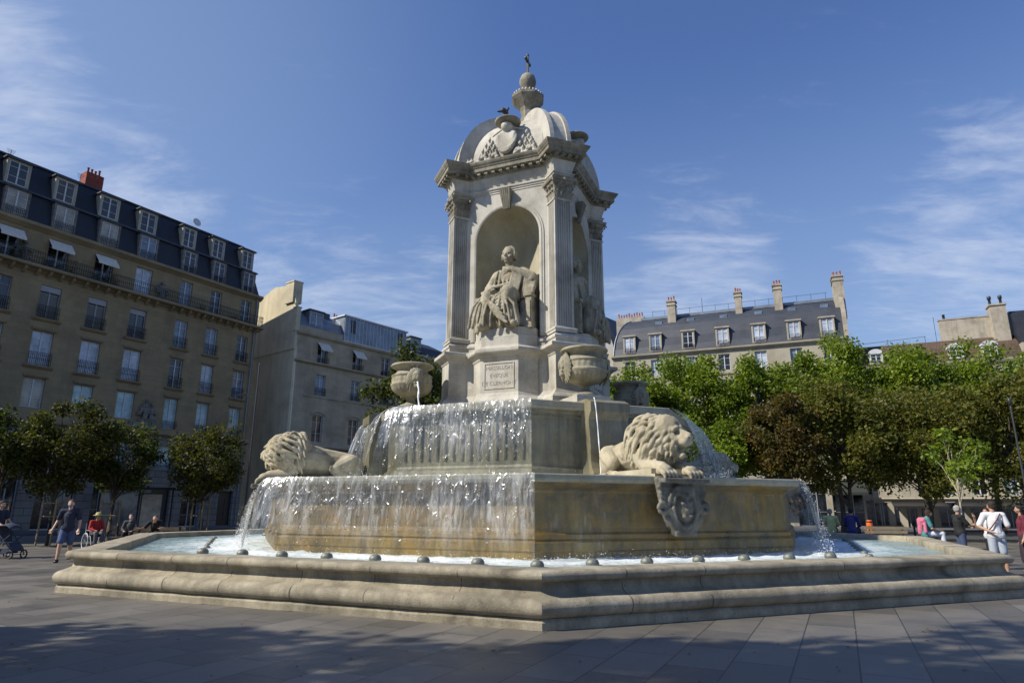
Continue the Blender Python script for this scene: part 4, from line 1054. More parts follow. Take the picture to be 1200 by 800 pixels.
# ------------------------------------------------------------------ seated bishops in the niches
def bishop(name, label, k, variant):
    r0 = FA+.02; a = k*K+PHI
    root = thing(name, label, 'statue', (FC[0]+r0*sin(a), FC[1]-r0*cos(a), 7.215), a, 'seated bishops in the tower niches')
    m = 1 if variant == 0 else -1      # mirrored pose for the second figure
    V = lambda x, y, z: (m*x, y, z)
    pr = []
    # trunk and cape
    pr += [('c', V(0, .38, .95), V(.02, .32, 1.75), .40, .33), ('c', V(-.34, .30, 1.80), V(.36, .30, 1.80), .20, .20), ('e', V(0, .25, 1.68), (.46, .33, .34))]
    pr += [('c', V(0, .24, 1.95), V(0, .17, 2.12), .13, .12)]
    # collar
    pr += [('t', [V(-.17, .12, 2.0), V(0, .02, 1.93), V(.17, .12, 2.0)], [.05, .05, .05])]
    # right arm resting on the lap
    pr += [('c', V(-.42, .28, 1.78), V(-.62, .08, 1.33), .19, .17), ('c', V(-.62, .08, 1.33), V(-.36, -.32, 1.22), .17, .10), ('e', V(-.33, -.38, 1.20), (.10, .12, .06))]
    for j in range(4): pr += [('c', V(-.38+.045*j, -.42, 1.20), V(-.36+.05*j, -.53, 1.14), .026, .022)]
    # left arm raised across the book
    pr += [('c', V(.42, .28, 1.80), V(.80, .05, 1.52), .20, .19), ('c', V(.80, .05, 1.55), V(.28, -.18, 1.80), .18, .10), ('e', V(.17, -.21, 1.80), (.11, .08, .08))]
    for j in range(4): pr += [('c', V(.10, -.24, 1.85-.045*j), V(-.01, -.26, 1.80-.045*j), .026, .022)]
    # hanging sleeve
    for j in range(5): pr += [('t', [V(.62+j*.07, -.05+j*.03, 1.50), V(.60+j*.075, -.10, 1.2), V(.55+j*.08, -.12, .95)], [.09, .075, .05])]
    # book standing on the knee
    Mb = Matrix.Translation(Vector(V(.36, -.20, 1.42))) @ Euler((radians(-8), radians(14)*m, radians(15)*m)).to_matrix().to_4x4()
    pr += [('b', (-.17, .17, -.06, .06, -.34, .34), Mb)]
    # thighs, shins and robe
    pr += [('c', V(-.25, .25, .98), V(-.42, -.42, 1.0), .28, .23), ('c', V(.22, .25, .98), V(.22, -.45, 1.04), .28, .24)]
    pr += [('c', V(-.42, -.42, .98), V(-.50, -.45, .18), .22, .27), ('c', V(.22, -.45, 1.0), V(.34, -.38, .2), .23, .25), ('c', V(-.1, -.20, .7), V(-.1, -.2, .2), .30, .36), ('c', V(-.62, -.2, .6), V(-.78, -.2, .12), .16, .18), ('c', V(.62, -.05, .7), V(.66, -.05, .1), .2, .24)]
    # shoes
    for x in (-.56, .46): pr += [('c', V(x, -.55, .08), V(x+(.0 if x < 0 else .06), -.78, .065), .095, .085)]
    # drapery folds
    rnd = random.Random(11+variant)
    for j in (0, 1, 3, 4, 6):
        x = -.74+j*.098+rnd.uniform(-.03, .03); x *= 1.05; pr.append(('t', [V(x*.75+.02, -.62+.05*abs(x), .98), V(x+.02*sin(j*2), -.75, .65), V(x*1.08-.02, -.77+.03*(j%2), .34), V(x*1.15-.03, -.73, .05)], [.03, .042, .045, .05]))
    for j in (0, 2, 3, 5):
        x = .02+j*.10+rnd.uniform(-.03, .03); pr.append(('t', [V(.12+.3*(x-.2), -.68, .92), V(x, -.74, .6), V(x*1.02+.04, -.73+.03*(j%2), .3), V(x*1.1+.05, -.67, .04)], [.03, .042, .045, .05]))
    for j in range(4):   # cloak edge crossing from the right hip to the left foot
        pr.append(('t', [V(-.66+.05*j, -.36, 1.12-.05*j), V(-.45+.06*j, -.66, .92-.10*j), V(-.16+.07*j, -.78, .66-.13*j), V(.10+.08*j, -.80, .46-.13*j)], [.05, .055, .055, .045]))
    pr += [('c', V(-.42, -.52, .98), V(-.44, -.60, .80), .19, .15), ('c', V(.22, -.55, 1.02), V(.26, -.62, .82), .19, .15)]
    for j in range(6):   # lap swags between the knees
        pr.append(('t', [V(-.62+.03*j, -.50+.02*j, 1.10-j*.08), V(-.15, -.62-.02*j, .90-j*.115), V(.24, -.66, 1.08-j*.1)], [.045, .055, .045]))
    for j in range(6):   # cape folds over the chest
        pr.append(('t', [V(-.30+j*.11, .02, 1.88), V(-.36+j*.13, -.03, 1.65), V(-.40+j*.15, -.04, 1.44)], [.03, .04, .045]))
    pr.append(('t', [V(-.60, .0, 1.42), V(-.35, -.12, 1.36), V(0, -.14, 1.38), (m*.3, -.1, 1.45)], [.06, .06, .06, .05]))
    for j in range(4): pr.append(('t', [V(-.12+j*.08, -.10, 1.36), V(-.14+j*.09, -.20, 1.15), V(-.15+j*.1, -.35, 1.02)], [.035]*3))
    sculpt('bishop_body', pr + head_prims(V(0, .14, 2.36), .30, m*radians(-8)), .017, M['statue'], root, 0, .005, 8, dents=[(Vector(V(sx*.115, -.06, 2.37)), .06, Vector((0, .035, 0))) for sx in (-1, 1)])
    # throne
    root.scale = (1.10, 1.03, 1.16)
    mb = MB()
    for s in (-1, 1):
        x0, x1 = (s*.72, s*.90) if s > 0 else (s*.90, s*.72)
        mb.box(x0, x1, -.30, .75, 0, .92); mb.box(x0-.03, x1+.03, -.34, .78, .92, 1.02); mb.box(x0-.02, x1+.02, -.33, .76, 0, .08)
        mb.box(x0+.03, x1-.03, -.325, -.30, .20, .80)
    mb.box(-.72, .72, -.1, .75, 0, .78); mb.box(-.80, .80, .62, .80, .78, 1.55)
    mb.build('throne', M['statue'], root)
    mb = MB(); mb.box(-.86, .86, -.86, .1, -.02, .02)
    return root
def head_prims(c, h, yaw=0, hair=True):
    """a head of height 2h centred on c, looking along -y"""
    c = Vector(c); R = Matrix.Rotation(yaw, 3, 'Z')
    T = lambda x, y, z: tuple(c+R @ Vector((x*h, y*h, z*h)))
    eu = (0, 0, yaw)
    E = lambda x, y, z, a, b, d: ('e', T(x, y, z), (a*h, b*h, d*h), eu)
    pr = [E(0, .10, .22, .68, .80, .72), E(0, -.08, -.18, .54, .62, .72), E(0, -.35, -.62, .26, .25, .22), ('c', T(0, -.66, .10), T(0, -.84, -.14), .07*h, .125*h), E(0, -.80, -.16, .14, .10, .09)]
    for s in (-1, 1):
        pr += [('c', T(s*.10, -.67, .17), T(s*.42, -.56, .17), .09*h, .07*h), E(s*.40, -.42, -.20, .20, .22, .24), E(s*.66, .05, -.05, .08, .16, .24), E(s*.24, -.63, .02, .10, .07, .06)]
    pr += [('c', T(-.16, -.68, -.40), T(.16, -.68, -.40), .065*h, .065*h), ('c', T(-.12, -.65, -.50), T(.12, -.65, -.50), .06*h, .06*h)]
    if hair:
        for j in range(22):
            th = -1.9+3.8*j/21
            pr.append(('t', [T(.30*sin(th), -.05, .92), T(.66*sin(th), .18*cos(th)+.10, .62), T(.76*sin(th), .55*cos(th)+.12, .10), T(.72*sin(th), .62*cos(th)+.08, -.35)], [.10*h, .13*h, .14*h, .11*h]))
    return pr
bishop('bishop_statue', 'seated stone bishop resting an arm on a book in the sunlit front niche', -1, 0)
bishop('bishop_statue', 'shaded stone bishop seated in the right-hand niche, partly behind the pier', 3, 1)
# ------------------------------------------------------------------ house fronts
def wall_grid(mb, x0, x1, z0, z1, holes, y=0, depth=.28):
    xs = sorted(set([x0, x1]+[v for h in holes for v in h[:2] if x0 < v < x1])); zs = sorted(set([z0, z1]+[v for h in holes for v in h[2:4] if z0 < v < z1]))
    for i in range(len(xs)-1):
        for j in range(len(zs)-1):
            cx, cz = (xs[i]+xs[i+1])/2, (zs[j]+zs[j+1])/2
            if any(h[0] < cx < h[1] and h[2] < cz < h[3] for h in holes): continue
            mb.poly([(xs[i], y, zs[j]), (xs[i+1], y, zs[j]), (xs[i+1], y, zs[j+1]), (xs[i], y, zs[j+1])])
    for h in holes:
        a, b, c, d = h[:4]
        mb.poly([(a, y, c), (a, y, d), (a, y+depth, d), (a, y+depth, c)]); mb.poly([(b, y, c), (b, y+depth, c), (b, y+depth, d), (b, y, d)])
        mb.poly([(a, y, d), (b, y, d), (b, y+depth, d), (a, y+depth, d)]); mb.poly([(a, y, c), (a, y+depth, c), (b, y+depth, c), (b, y, c)])
def window(parent, x0, x1, z0, z1, y, pane, frame='white_frame', leaves=2, bars=2, name='window'):
    mb = MB(); t = .06
    mb.box(x0, x0+t, y-.05, y, z0, z1); mb.box(x1-t, x1, y-.05, y, z0, z1); mb.box(x0+t, x1-t, y-.05, y, z1-t, z1); mb.box(x0+t, x1-t, y-.05, y, z0, z0+t)
    for i in range(1, leaves): c = x0+(x1-x0)*i/leaves; mb.box(c-.045, c+.045, y-.06, y, z0+t, z1-t)
    for j in range(1, bars+1):
        zz = z0+(z1-z0)*j/(bars+1)
        if j == bars: zz = z1-(z1-z0)*.25
        for i in range(leaves):
            a = x0+(x1-x0)*i/leaves+.05; b = x0+(x1-x0)*(i+1)/leaves-.05
            mb.box(a, b, y-.035, y-.005, zz-.015, zz+.015)
    w_ = mb.build(name, M[frame], parent)
    mb = MB(); mb.poly([(x0, y-.002, z0), (x1, y-.002, z0), (x1, y-.002, z1), (x0, y-.002, z1)])
    mb.build('pane', M[pane], w_, fixn=False); return w_
def railing(parent, x0, x1, z, h, y, y1=None, step=.12):
    mb = MB(); d = .02
    if y1 is None: y1 = y
    n = max(2, int((x1-x0)/step))
    mb.box(x0, x1, y-d, y+d, z+h-.03, z+h); mb.box(x0, x1, y-.012, y+.012, z+.06, z+.085); mb.box(x0, x1, y-.012, y+.012, z+h-.16, z+h-.14)
    for i in range(n+1): x = x0+(x1-x0)*i/n; mb.box(x-.011, x+.011, y-.011, y+.011, z, z+h-.03)
    for i in range(n):
        x = x0+(x1-x0)*(i+.5)/n; pts = [(x+.045*cos(a*pi/3), y, z+h*.5+.06*sin(a*pi/3)) for a in range(7)]; mb.tube(pts, .009, 4, False)
    if y1 > y+.05:
        for xx in (x0, x1):
            mb.box(xx-d, xx+d, y, y1, z+h-.03, z+h); mb.box(xx-.012, xx+.012, y, y1, z+.06, z+.085)
            for i in range(int((y1-y)/step)): yy = y+step*(i+.5); mb.box(xx-.011, xx+.011, yy-.011, yy+.011, z, z+h-.03)
    return mb.build('railing', M['iron'], parent)
def ledge(mb, x0, x1, y, prof):
    """horizontal moulding along x; prof list of (out, z)"""
    r0 = [(x0, y-o, z) for o, z in prof]; r1 = [(x1, y-o, z) for o, z in prof]
    n = len(prof); mb.add(r0+r1, [(i, i+1, n+i+1, n+i) for i in range(n-1)]+[tuple(range(n)), tuple(reversed(range(n, 2*n)))])
def awning(parent, x0, x1, z, y, out=.75, drop=.85):
    mb = MB(); a = [(x0, y-.04, z), (x1, y-.04, z), (x1, y-out, z-drop), (x0, y-out, z-drop)]; b = [(p[0], p[1], p[2]-.03) for p in a]
    mb.add(a+b, [(0, 1, 2, 3), (7, 6, 5, 4), (0, 4, 5, 1), (1, 5, 6, 2), (2, 6, 7, 3), (3, 7, 4, 0)])
    mb.box(x0, x1, y-out-.01, y-out+.01, z-drop-.16, z-drop-.03); return mb.build('awning', M['awning'], parent)

# === first house on the left: tan ashlar, two storeys of slate mansard
A1 = 30.5
h1 = thing('corner_apartment_house', 'long tan stone apartment house with two rows of slate dormers filling the left edge', 'apartment house', (-25.3, 61.6, 0), pi/2-radians(A1))
cols = [-.92, -4.2, -7.2, -11.05, -14.3, -17.65, -20.9, -24.2, -27.5, -30.8, -34.1, -37.4]
hw = lambda i: .58 if i < 3 else .70
X0, X1 = -62, .55  # near end lengthened out of frame to shade the young trees
rnd = random.Random(4)
holes = []; wins = []
for i, c in enumerate(cols):
    w_ = hw(i)
    rows = [(18.80, 21.05, 'balc'), (14.95, 17.45, 'r4'), (11.45, 14.0, 'r3'), (8.0 if i < 3 else 8.45, 10.55, 'r2')]
    for z0, z1, kd in rows: holes.append((c-w_, c+w_, z0, z1)); wins.append((i, c, w_, z0, z1, kd))
mb = MB(); wall_grid(mb, X0, X1, 7.7, 21.4, holes)
mb.poly([(X1, 0, 0), (X1, 12, 0), (X1, 12, 21.4), (X1, 0, 21.4)]); mb.poly([(X0, 0, 0), (X0, 12, 0), (X0, 12, 21.4), (X0, 0, 21.4)])
wall1 = mb.build('wall', M['facade1'], h1)
panes = {'balc': ['pane_dark', 'pane_dark', 'pane_blue', 'pane_curtain', 'pane_dark', 'pane_dark', 'pane_dark'],
         'r4': ['pane_dark', 'pane_blue', 'pane_blue', 'pane_dark', 'pane_brown', 'pane_brown', 'pane_dark'],
         'r3': ['pane_blue', 'pane_curtain', 'pane_dark', 'pane_curtain', 'pane_curtain', 'pane_curtain', 'pane_blue'],
         'r2': ['pane_teal', 'pane_teal', 'pane_teal', 'pane_teal', 'pane_teal', 'pane_cream', 'pane_dark']}
for i, c, w_, z0, z1, kd in wins:
    pn = panes[kd][i] if i < 7 else 'pane_dark'
    window(h1, c-w_+.002, c+w_-.002, z0+.002, z1-.002, .24, pn, 'white_frame' if kd != 'r4' or i < 3 else 'grey_frame')
    if kd in ('r4', 'r3') or (kd == 'r2' and i < 3): railing(h1, c-w_-.04, c+w_+.04, z0+.02, .95 if kd != 'r2' else .6, -.14)
# ledges
mb = MB()
ledge(mb, X0-.1, X1+.1, 0, [(0, 21.30), (.10, 21.34), (.18, 21.42), (.30, 21.50), (.42, 21.56), (.44, 21.72), (.40, 21.80), (0, 21.82)])
ledge(mb, X0-.1, X1+.25, 0, [(0, 18.20), (.12, 18.26), (.25, 18.36), (.70, 18.42), (.75, 18.46), (.75, 18.62), (.70, 18.66), (0, 18.68)])
ledge(mb, X0-.1, X1+.1, 0, [(0, 7.20), (.15, 7.26), (.30, 7.36), (.42, 7.42), (.42, 7.62), (.30, 7.70), (.06, 7.74), (0, 7.76)])
mb.build('cornice', M['facade1'], h1)
for i, c in enumerate(cols):
    w_ = hw(i)
    for z0, kd in ((14.95, 'r4'), (11.45, 'r3')):
        mb = MB(); ledge(mb, c-w_-.25, c+w_+.25, 0, [(0, z0-.22), (.1, z0-.2), (.2, z0-.1), (.24, z0-.06), (.24, z0-.004), (0, z0)]); mb.build('sill', M['facade1'], h1)
    for z1 in (14.0, 10.55):
        mb = MB(); ledge(mb, c-w_-.12, c+w_+.12, 0, [(0, z1+.02), (.08, z1+.05), (.14, z1+.15), (.14, z1+.22), (0, z1+.24)]); mb.build('lintel', M['facade1'], h1)
    for s_ in (-1.2, -.4, .4, 1.2):                          # brackets under the long balcony
        mb = MB(); mb.prism([(0, 17.95), (.12, 18.0), (.45, 18.22), (.55, 18.40), (0, 18.40)], lambda q: (c+s_*1.0-.09, -q[0], q[1]), lambda q: (c+s_*1.0+.09, -q[0], q[1])); mb.build('bracket', M['facade1'], h1)
railing(h1, X0, X1+.1, 18.68, .95, -.66, 0, .16)
# base storeys of rusticated stone
bh = []
bw = [(-.95, .75, 0, 3.0), (-4.35, .85, 0, 2.9), (-7.1, .85, 0, 3.15), (-11.2, 1.3, 0, 4.2), (-15, 1.35, 0, 6.0), (-18.8, 1.35, 0, 6.0), (-22.6, 1.4, 0, 6.0), (-26.4, 1.4, 0, 6.0), (-30.2, 1.4, 0, 6.0), (-34, 1.4, 0, 6.0)]
for c, w_, z0, z1 in bw: bh.append((c-w_, c+w_, z0, z1))
ew = [(-.95, .6), (-4.35, .65), (-7.3, .70), (-11.2, .7)]
for c, w_ in ew: bh.append((c-w_, c+w_, 4.6 if c > -9 else 4.8, 6.55))
mb = MB(); wall_grid(mb, X0, X1, 0, 7.2, bh, -.06, .5); mb.build('base_wall', M['facade1_base'], h1)
for c, w_ in ew: window(h1, c-w_+.002, c+w_-.002, 4.602 if c > -9 else 4.802, 6.548, .2, 'pane_teal'); railing(h1, c-w_, c+w_, 4.62, .5, -.12)
for i, (c, w_, z0, z1) in enumerate(bw):
    if i in (0, 2): 
        mb = MB(); mb.box(c-w_+.003, c+w_-.003, .25, .32, .02, z1-.003); 
        for s_ in (-1, 1):
            for zz in (.4, 1.5): mb.box(c+s_*w_*.5-.25, c+s_*w_*.5+.25, .22, .25, zz, zz+.9)
        mb.build('door', M['dark_shop'], h1)
    else: window(h1, c-w_+.003, c+w_-.003, .02, z1-.003, .28, 'pane_dark', 'grey_frame', 4 if i > 2 else 2, 2, 'shop_window')
# shop fascias on the far left
for c in (-15, -18.8, -22.6, -26.4):
    mb = MB(); mb.box(c-1.34, c+1.34, -.02, .2, 4.6, 5.3); mb.build('shop_fascia', M['dark_shop'], h1)
# awnings and plants on the long balcony
for i in (4, 5, 6): awning(h1, cols[i]-.80, cols[i]+.80, 21.0, 0, .75, .75)
for i in (3,): 
    mb = MB(); mb.box(cols[i]-.68, cols[i]+.68, .15, .2, 17.0, 17.44); mb.build('roller_blind', M['grey_frame'], h1)
for i in (4, 5): 
    mb = MB(); mb.box(cols[i]-.68, cols[i]+.68, .08, .14, 17.0, 17.44); mb.build('roller_blind', M['grey_frame'], h1)
def carved_group(name, parent, x, z, hgt, mat, seed, y=-.15, w=.5):
    rnd = random.Random(seed); pr = [('c', (x-w*.8, y, z+.12), (x+w*.8, y, z+.12), .14, .14), ('c', (x, y, z+.2), (x, y-.05, z+hgt*.62), w*.42, w*.30), ('e', (x, y-.10, z+hgt*.78), (.17, .17, .20))]
    pr += [('c', (x-w*.3, y, z+hgt*.6), (x-w*.9, y-.08, z+hgt*.3), .11, .09), ('c', (x+w*.3, y, z+hgt*.6), (x+w*.85, y-.1, z+hgt*.45), .11, .09)]
    for _ in range(9): pr.append(('e', (x+rnd.uniform(-w, w), y+.02, z+rnd.uniform(.1, hgt*.6)), (rnd.uniform(.09, .2),)*3))
    return sculpt(name, pr, .05, mat, parent, 1)
carved_group('carved_ornament', h1, -9.4, 18.7, 1.9, M['facade1_base'], 3, -.1, .55)
carved_group('carved_ornament', h1, -19.9, 18.7, 1.9, M['facade1_base'], 8, -.1, .55)
carved_group('carved_figure', h1, -9.45, 8.3, 2.2, M['facade1_base'], 5, -.2, .5)
carved_group('carved_figure', h1, -20.3, 8.3, 2.2, M['facade1_base'], 6, -.2, .5)
carved_group('carved_figure', h1, -8.95, 8.3, 1.9, M['facade1_base'], 15, -.2, .4)
mb = MB(); mb.box(-10.6, -8.2, -.3, -.004, 7.78, 8.3); mb.box(-21.5, -19.2, -.3, -.004, 7.78, 8.3); mb.build('figure_plinth', M['facade1_base'], h1)
# mansard
def mansard(parent, x0, x1, z0, zb, z1, y0, yb, y1, mat, depth=11, hip0=0, hip1=0, name='roof'):
    mb = MB()
    p = [(y0, z0), (yb, zb), (y1, z1), (depth-y1, z1+.25), (depth-yb, zb), (depth-y0, z0)]
    def ring(x, h): return [(x+h*(z-z0)/(z1-z0), y, z) for y, z in p]
    a = ring(x0, hip0); b = ring(x1, -hip1)
    mb.loft([a, b], False); mb.poly(a); mb.poly(list(reversed(b)))
    return mb.build(name, mat, parent)
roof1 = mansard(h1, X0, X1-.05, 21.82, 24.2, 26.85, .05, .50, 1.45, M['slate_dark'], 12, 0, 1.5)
mb = MB(); mb.box(X0, X1-.55, .30, .50, 24.12, 24.26); mb.box(X0, X1-1.5, 1.3, 1.6, 26.80, 26.92); mb.build('ridge_flashing', M['zinc_dark'], roof1)
pr7 = ['pane_dark', 'pane_dark', 'pane_dark', 'pane_blue', 'pane_cream', 'pane_cream', 'pane_cream']; pr8 = ['pane_dark', 'pane_dark', 'pane_dark', 'pane_dark', 'pane_dark', 'pane_brown', 'pane_dark']
def dormer(parent, c, w_, z0, z1, y0, depth, pane, wallm, roofm, over=.12, arch=False, frame='white_frame'):
    mb = MB(); t = .16
    mb.box(c-w_-t, c-w_, y0, y0+depth, z0, z1); mb.box(c+w_, c+w_+t, y0, y0+depth, z0, z1); mb.box(c-w_, c+w_, y0, y0+.3, z1-.10, z1); mb.box(c-w_, c+w_, y0, y0+.3, z0, z0+.06)
    d = mb.build('dormer', M[wallm], parent)
    mb = MB(); 
    if not arch: mb.box(c-w_-t-over, c+w_+t+over, y0-over, y0+depth+.2, z1+.002, z1+.12); mb.box(c-w_-t-over*.5, c+w_+t+over*.5, y0-over*.5, y0+depth, z1+.12, z1+.17)
    else:
        pts = [((w_+t+over)*cos(pi*i/12), z1-.05+.5*sin(pi*i/12)) for i in range(13)]
        mb.prism(pts, lambda q: (c+q[0], y0-over, q[1]), lambda q: (c+q[0], y0+depth, q[1]))
    mb.build('dormer_roof', M[roofm], d)
    window(d, c-w_+.002, c+w_-.002, z0+.062, z1-.102, y0+.1, pane, frame)
    return d
for i, c in enumerate(cols[:9]):
    a = pr7[i] if i < 7 else 'pane_dark'; b = pr8[i] if i < 7 else 'pane_dark'
    w_ = .56 if i < 3 else .66
    dormer(roof1, c, w_, 21.85, 23.95, -.02, 1.0, a, 'facade1_base', 'zinc_dark')
    railing(roof1, c-w_, c+w_, 21.85, .7, -.14)
    dormer(roof1, c-.1, w_*.95, 24.35, 26.25, .42, 1.4, b, 'cream' if i != 9 else 'cream', 'zinc_dark', .16)
def chimney_pots(parent, x0, x1, y, z, n, h=.45, mat='pot'):
    for i in range(n):
        x = x0+(x1-x0)*(i+.5)/n; mb = MB(); hh = h*random.uniform(.8, 1.25)
        mb.lathe([(.11, z), (.12, z+.05), (.09, z+.1), (.085, z+hh-.06), (.11, z+hh-.03), (.11, z+hh), (.06, z+hh)], 8, c=(x, y, 0)); mb.build('chimney_pot', M[mat], parent)
mb = MB(); mb.box(-15.3, -13.9, 3.2, 4.1, 26.9, 29.0); ch = mb.build('chimney', M['brickpot'], h1); chimney_pots(ch, -15.2, -14.0, 3.6, 29.0, 4, .5, 'brickpot')
# dish, aerials, drain pipe
mb = MB(); mb.tube([(-6.1, 1.8, 26.9), (-6.1, 1.8, 27.6)], .025, 6)
for i in range(1): mb.lathe([(0, .0), (.15, .015), (.3, .06), (.42, .13)], 16)
o = MB(); dishv = [(Matrix.Translation((-6.1, 1.55, 27.5)) @ Matrix.Rotation(radians(70), 4, 'X') @ Matrix.Rotation(.5, 4, 'Y')) @ Vector(v) for v in mb.v[14:]]
mb2 = MB(); mb2.v = mb.v[:14]+[tuple(v) for v in dishv]; mb2.f = mb.f; mb2.sm = mb.sm
mb2 = MB(); mb2.tube([(-6.1, 1.8, 26.9), (-6.1, 1.8, 27.6)], .03, 6); T_ = Matrix.Translation((-6.1, 1.6, 27.55)) @ Matrix.Rotation(radians(75), 4, 'X')
rg = [[tuple(T_ @ Vector((r*cos(2*pi*k/16), r*sin(2*pi*k/16), zz))) for k in range(16)] for r, zz in ((.02, 0), (.2, .02), (.42, .11), (.40, .12), (.2, .035), (.02, .015))]
mb2.loft(rg, True, True); mb2.build('satellite_dish', M['white_frame'], h1)
mb = MB()
for x, hh in ((-15.8, 1.5), (-20.8, 1.2), (-24, 1.8)):
    mb.tube([(x, 3, 26.9), (x, 3, 26.9+hh)], .02, 5)
    for j in range(4): mb.box(x-.3+.04*j, x+.3-.04*j, 2.99, 3.01, 26.9+hh-.12*j-.03, 26.9+hh-.12*j-.01)
mb.build('aerial', M['iron'], h1)
mb = MB(); mb.tube([(X1-.35, -.12, 21.3), (X1-.35, -.12, .1)], .06, 8); 
for z in range(2, 21, 3): mb.box(X1-.43, X1-.27, -.19, -.002, z, z+.05)
mb.build('drain_pipe', M['zinc'], h1)
# === the tan house runs on out of frame, lengthened to cast shade on the square
# === second house: grey-cream front with blank gable and glazed attic
h2 = thing('cream_apartment_house', 'grey cream apartment house with blank gable and blue zinc attic behind the left urn', 'apartment house', (-21.6, 64, 0), pi/2-radians(38.4))
X0, X1 = 0, 24.5
c2 = [3.1, 7.6, 11.6, 15.7, 19.7]
holes = []
for c in c2: holes += [(c-.62, c+.62, 16.05, 18.15), (c-.60, c+.60, 12.7, 14.85), (c-.62, c+.62, 7.95, 10.7)]
mb = MB(); wall_grid(mb, X0, X1, 7.6, 18.7, holes); mb.poly([(X1, 0, 0), (X1, 11, 0), (X1, 11, 19.5), (X1, 0, 19.5)])
mb.build('wall', M['facade2'], h2)
for i, c in enumerate(c2):
    window(h2, c-.618, c+.618, 16.052, 18.148, .24, 'pane_dark'); window(h2, c-.598, c+.598, 12.702, 14.848, .24, 'pane_blue'); window(h2, c-.618, c+.618, 7.952, 10.698, .24, 'pane_dark')
    railing(h2, c-.66, c+.66, 12.72, .75, -.1)
    railing(h2, c-.66, c+.66, 16.07, .6, -.3)
    if i in (0, 1, 4): awning(h2, c-.72, c+.72, 18.2, 0, .8, .8)
mb = MB()
ledge(mb, -.1, X1, 0, [(0, 18.55), (.15, 18.62), (.28, 18.72), (.30, 18.88), (.24, 18.92), (0, 18.93)])
ledge(mb, -.1, X1, 0, [(0, 15.72), (.12, 15.78), (.34, 15.86), (.36, 16.0), (0, 16.02)])
ledge(mb, 1.2, X1, 0, [(0, 12.40), (.06, 12.43), (.08, 12.52), (0, 12.56)])
ledge(mb, -.1, X1, 0, [(0, 7.3), (.2, 7.36), (.38, 7.48), (.38, 7.62), (.2, 7.68), (0, 7.70)])
for c in c2:
    pts = [(c+.85*cos(pi*i/10), 10.62+.42*sin(pi*i/10)) for i in range(11)]; mb.tube([(x, -.03, z) for x, z in pts], .09, 6, False)
mb.build('cornice', M['facade2'], h2)
gh = [(c-1.0, c+1.0, 0, 4.2) for c in (3.1, 7.3, 11.5, 15.7, 19.9)]
mb = MB(); wall_grid(mb, X0, X1, 0, 7.3, gh, -.05, .4); mb.build('base_wall', M['facade1_base'], h2)
for a, b, _, z in gh: window(h2, a+.002, b-.002, .02, z-.003, .25, 'pane_dark', 'grey_frame', 3, 2, 'shop_window')
mb = MB(); mb.box(0.0, X1, .02, .25, 18.93, 19.62); mb.build('attic_wall', M['facade2'], h2)
# gable wall (local: runs along +y at x = 0)
mb = MB(); g = [(0, 0), (11, 0), (11, 22.6), (7.6, 23.4), (5.0, 24.2), (4.4, 24.35), (2.1, 24.05), (1.1, 23.7), (.35, 22.0), (.30, 21.4), (0, 21.25)]
mb.prism(g, lambda q: (-.30, q[0]+.02, q[1]), lambda q: (.0, q[0]+.02, q[1])); mb.build('gable_wall', M['gable'], h2)
mb = MB(); mb.box(-.38, .06, -.03, 11, 16.98, 17.12); mb.box(-.36, .12, -.02, .5, 18.9, 21.3); mb.box(-.42, .2, -.06, .56, 21.3, 21.42)
mb.box(-.5, .55, .7, 2.1, 22.0, 24.2); mb.box(-.56, .6, .65, 2.15, 24.2, 24.34); mb.build('gable_coping', M['gable'], h2)
roofa = mansard(h2, 0.1, 5.6, 19.62, 20.8, 21.6, .15, .7, 1.6, M['zinc'], 10, 0, 0); dormer(roofa, 1.9+.3, .72, 19.7, 21.45, .25, 1.2, 'pane_blue', 'zinc', 'zinc_dark')
mb = MB(); mb.box(3.6, 4.5, 1.2, 2.0, 20.5, 21.9); mb.build('chimney', M['zinc_dark'], h2)
# glazed studio attic of tall zinc panels
mb = MB(); mb.box(5.55, 14.5, -.05, 6, 18.95, 21.75); at = mb.build('studio_attic', M['zinc'], h2)
mb = MB()
for i in range(19): x = 5.6+i*.49; mb.box(x, x+.05, -.10, -.052, 19.0, 21.7)
mb.box(5.4, 14.7, -.18, 6.1, 21.752, 21.9); mb.box(5.5, 14.55, -.12, -.052, 18.96, 19.06); mb.build('standing_seam', M['white_frame'], at)
for x in (6.4, 13.2):
    mb = MB(); mb.box(x, x+.7, -.09, -.055, 20.0, 21.5); mb.build('attic_window', M['dark_shop'], at)
mb = MB(); mb.box(5.65, 14.4, -.075, -.053, 19.08, 21.68); mb.build('glazing', M['pane_blue'], at)
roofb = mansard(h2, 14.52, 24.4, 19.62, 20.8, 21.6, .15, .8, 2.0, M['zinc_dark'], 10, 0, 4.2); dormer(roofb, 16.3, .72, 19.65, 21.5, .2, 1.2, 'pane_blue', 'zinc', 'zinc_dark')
for x, n in ((6.9, 3), (13.2, 6)):
    mb = MB(); mb.box(x-.3*n/2-.1, x+.3*n/2+.1, 3, 3.7, 21.9, 22.3); ch = mb.build('chimney', M['chimney'], h2); chimney_pots(ch, x-.3*n/2, x+.3*n/2, 3.35, 22.3, n, .5, 'brickpot')
mb = MB(); mb.box(9.8, 12.8, 2, 3, 21.9, 22.25); mb.build('skylight_box', M['zinc_dark'], h2)

cloth_dark = plain('dark_green_awning_canvas', (.025, .03, .025), .9)
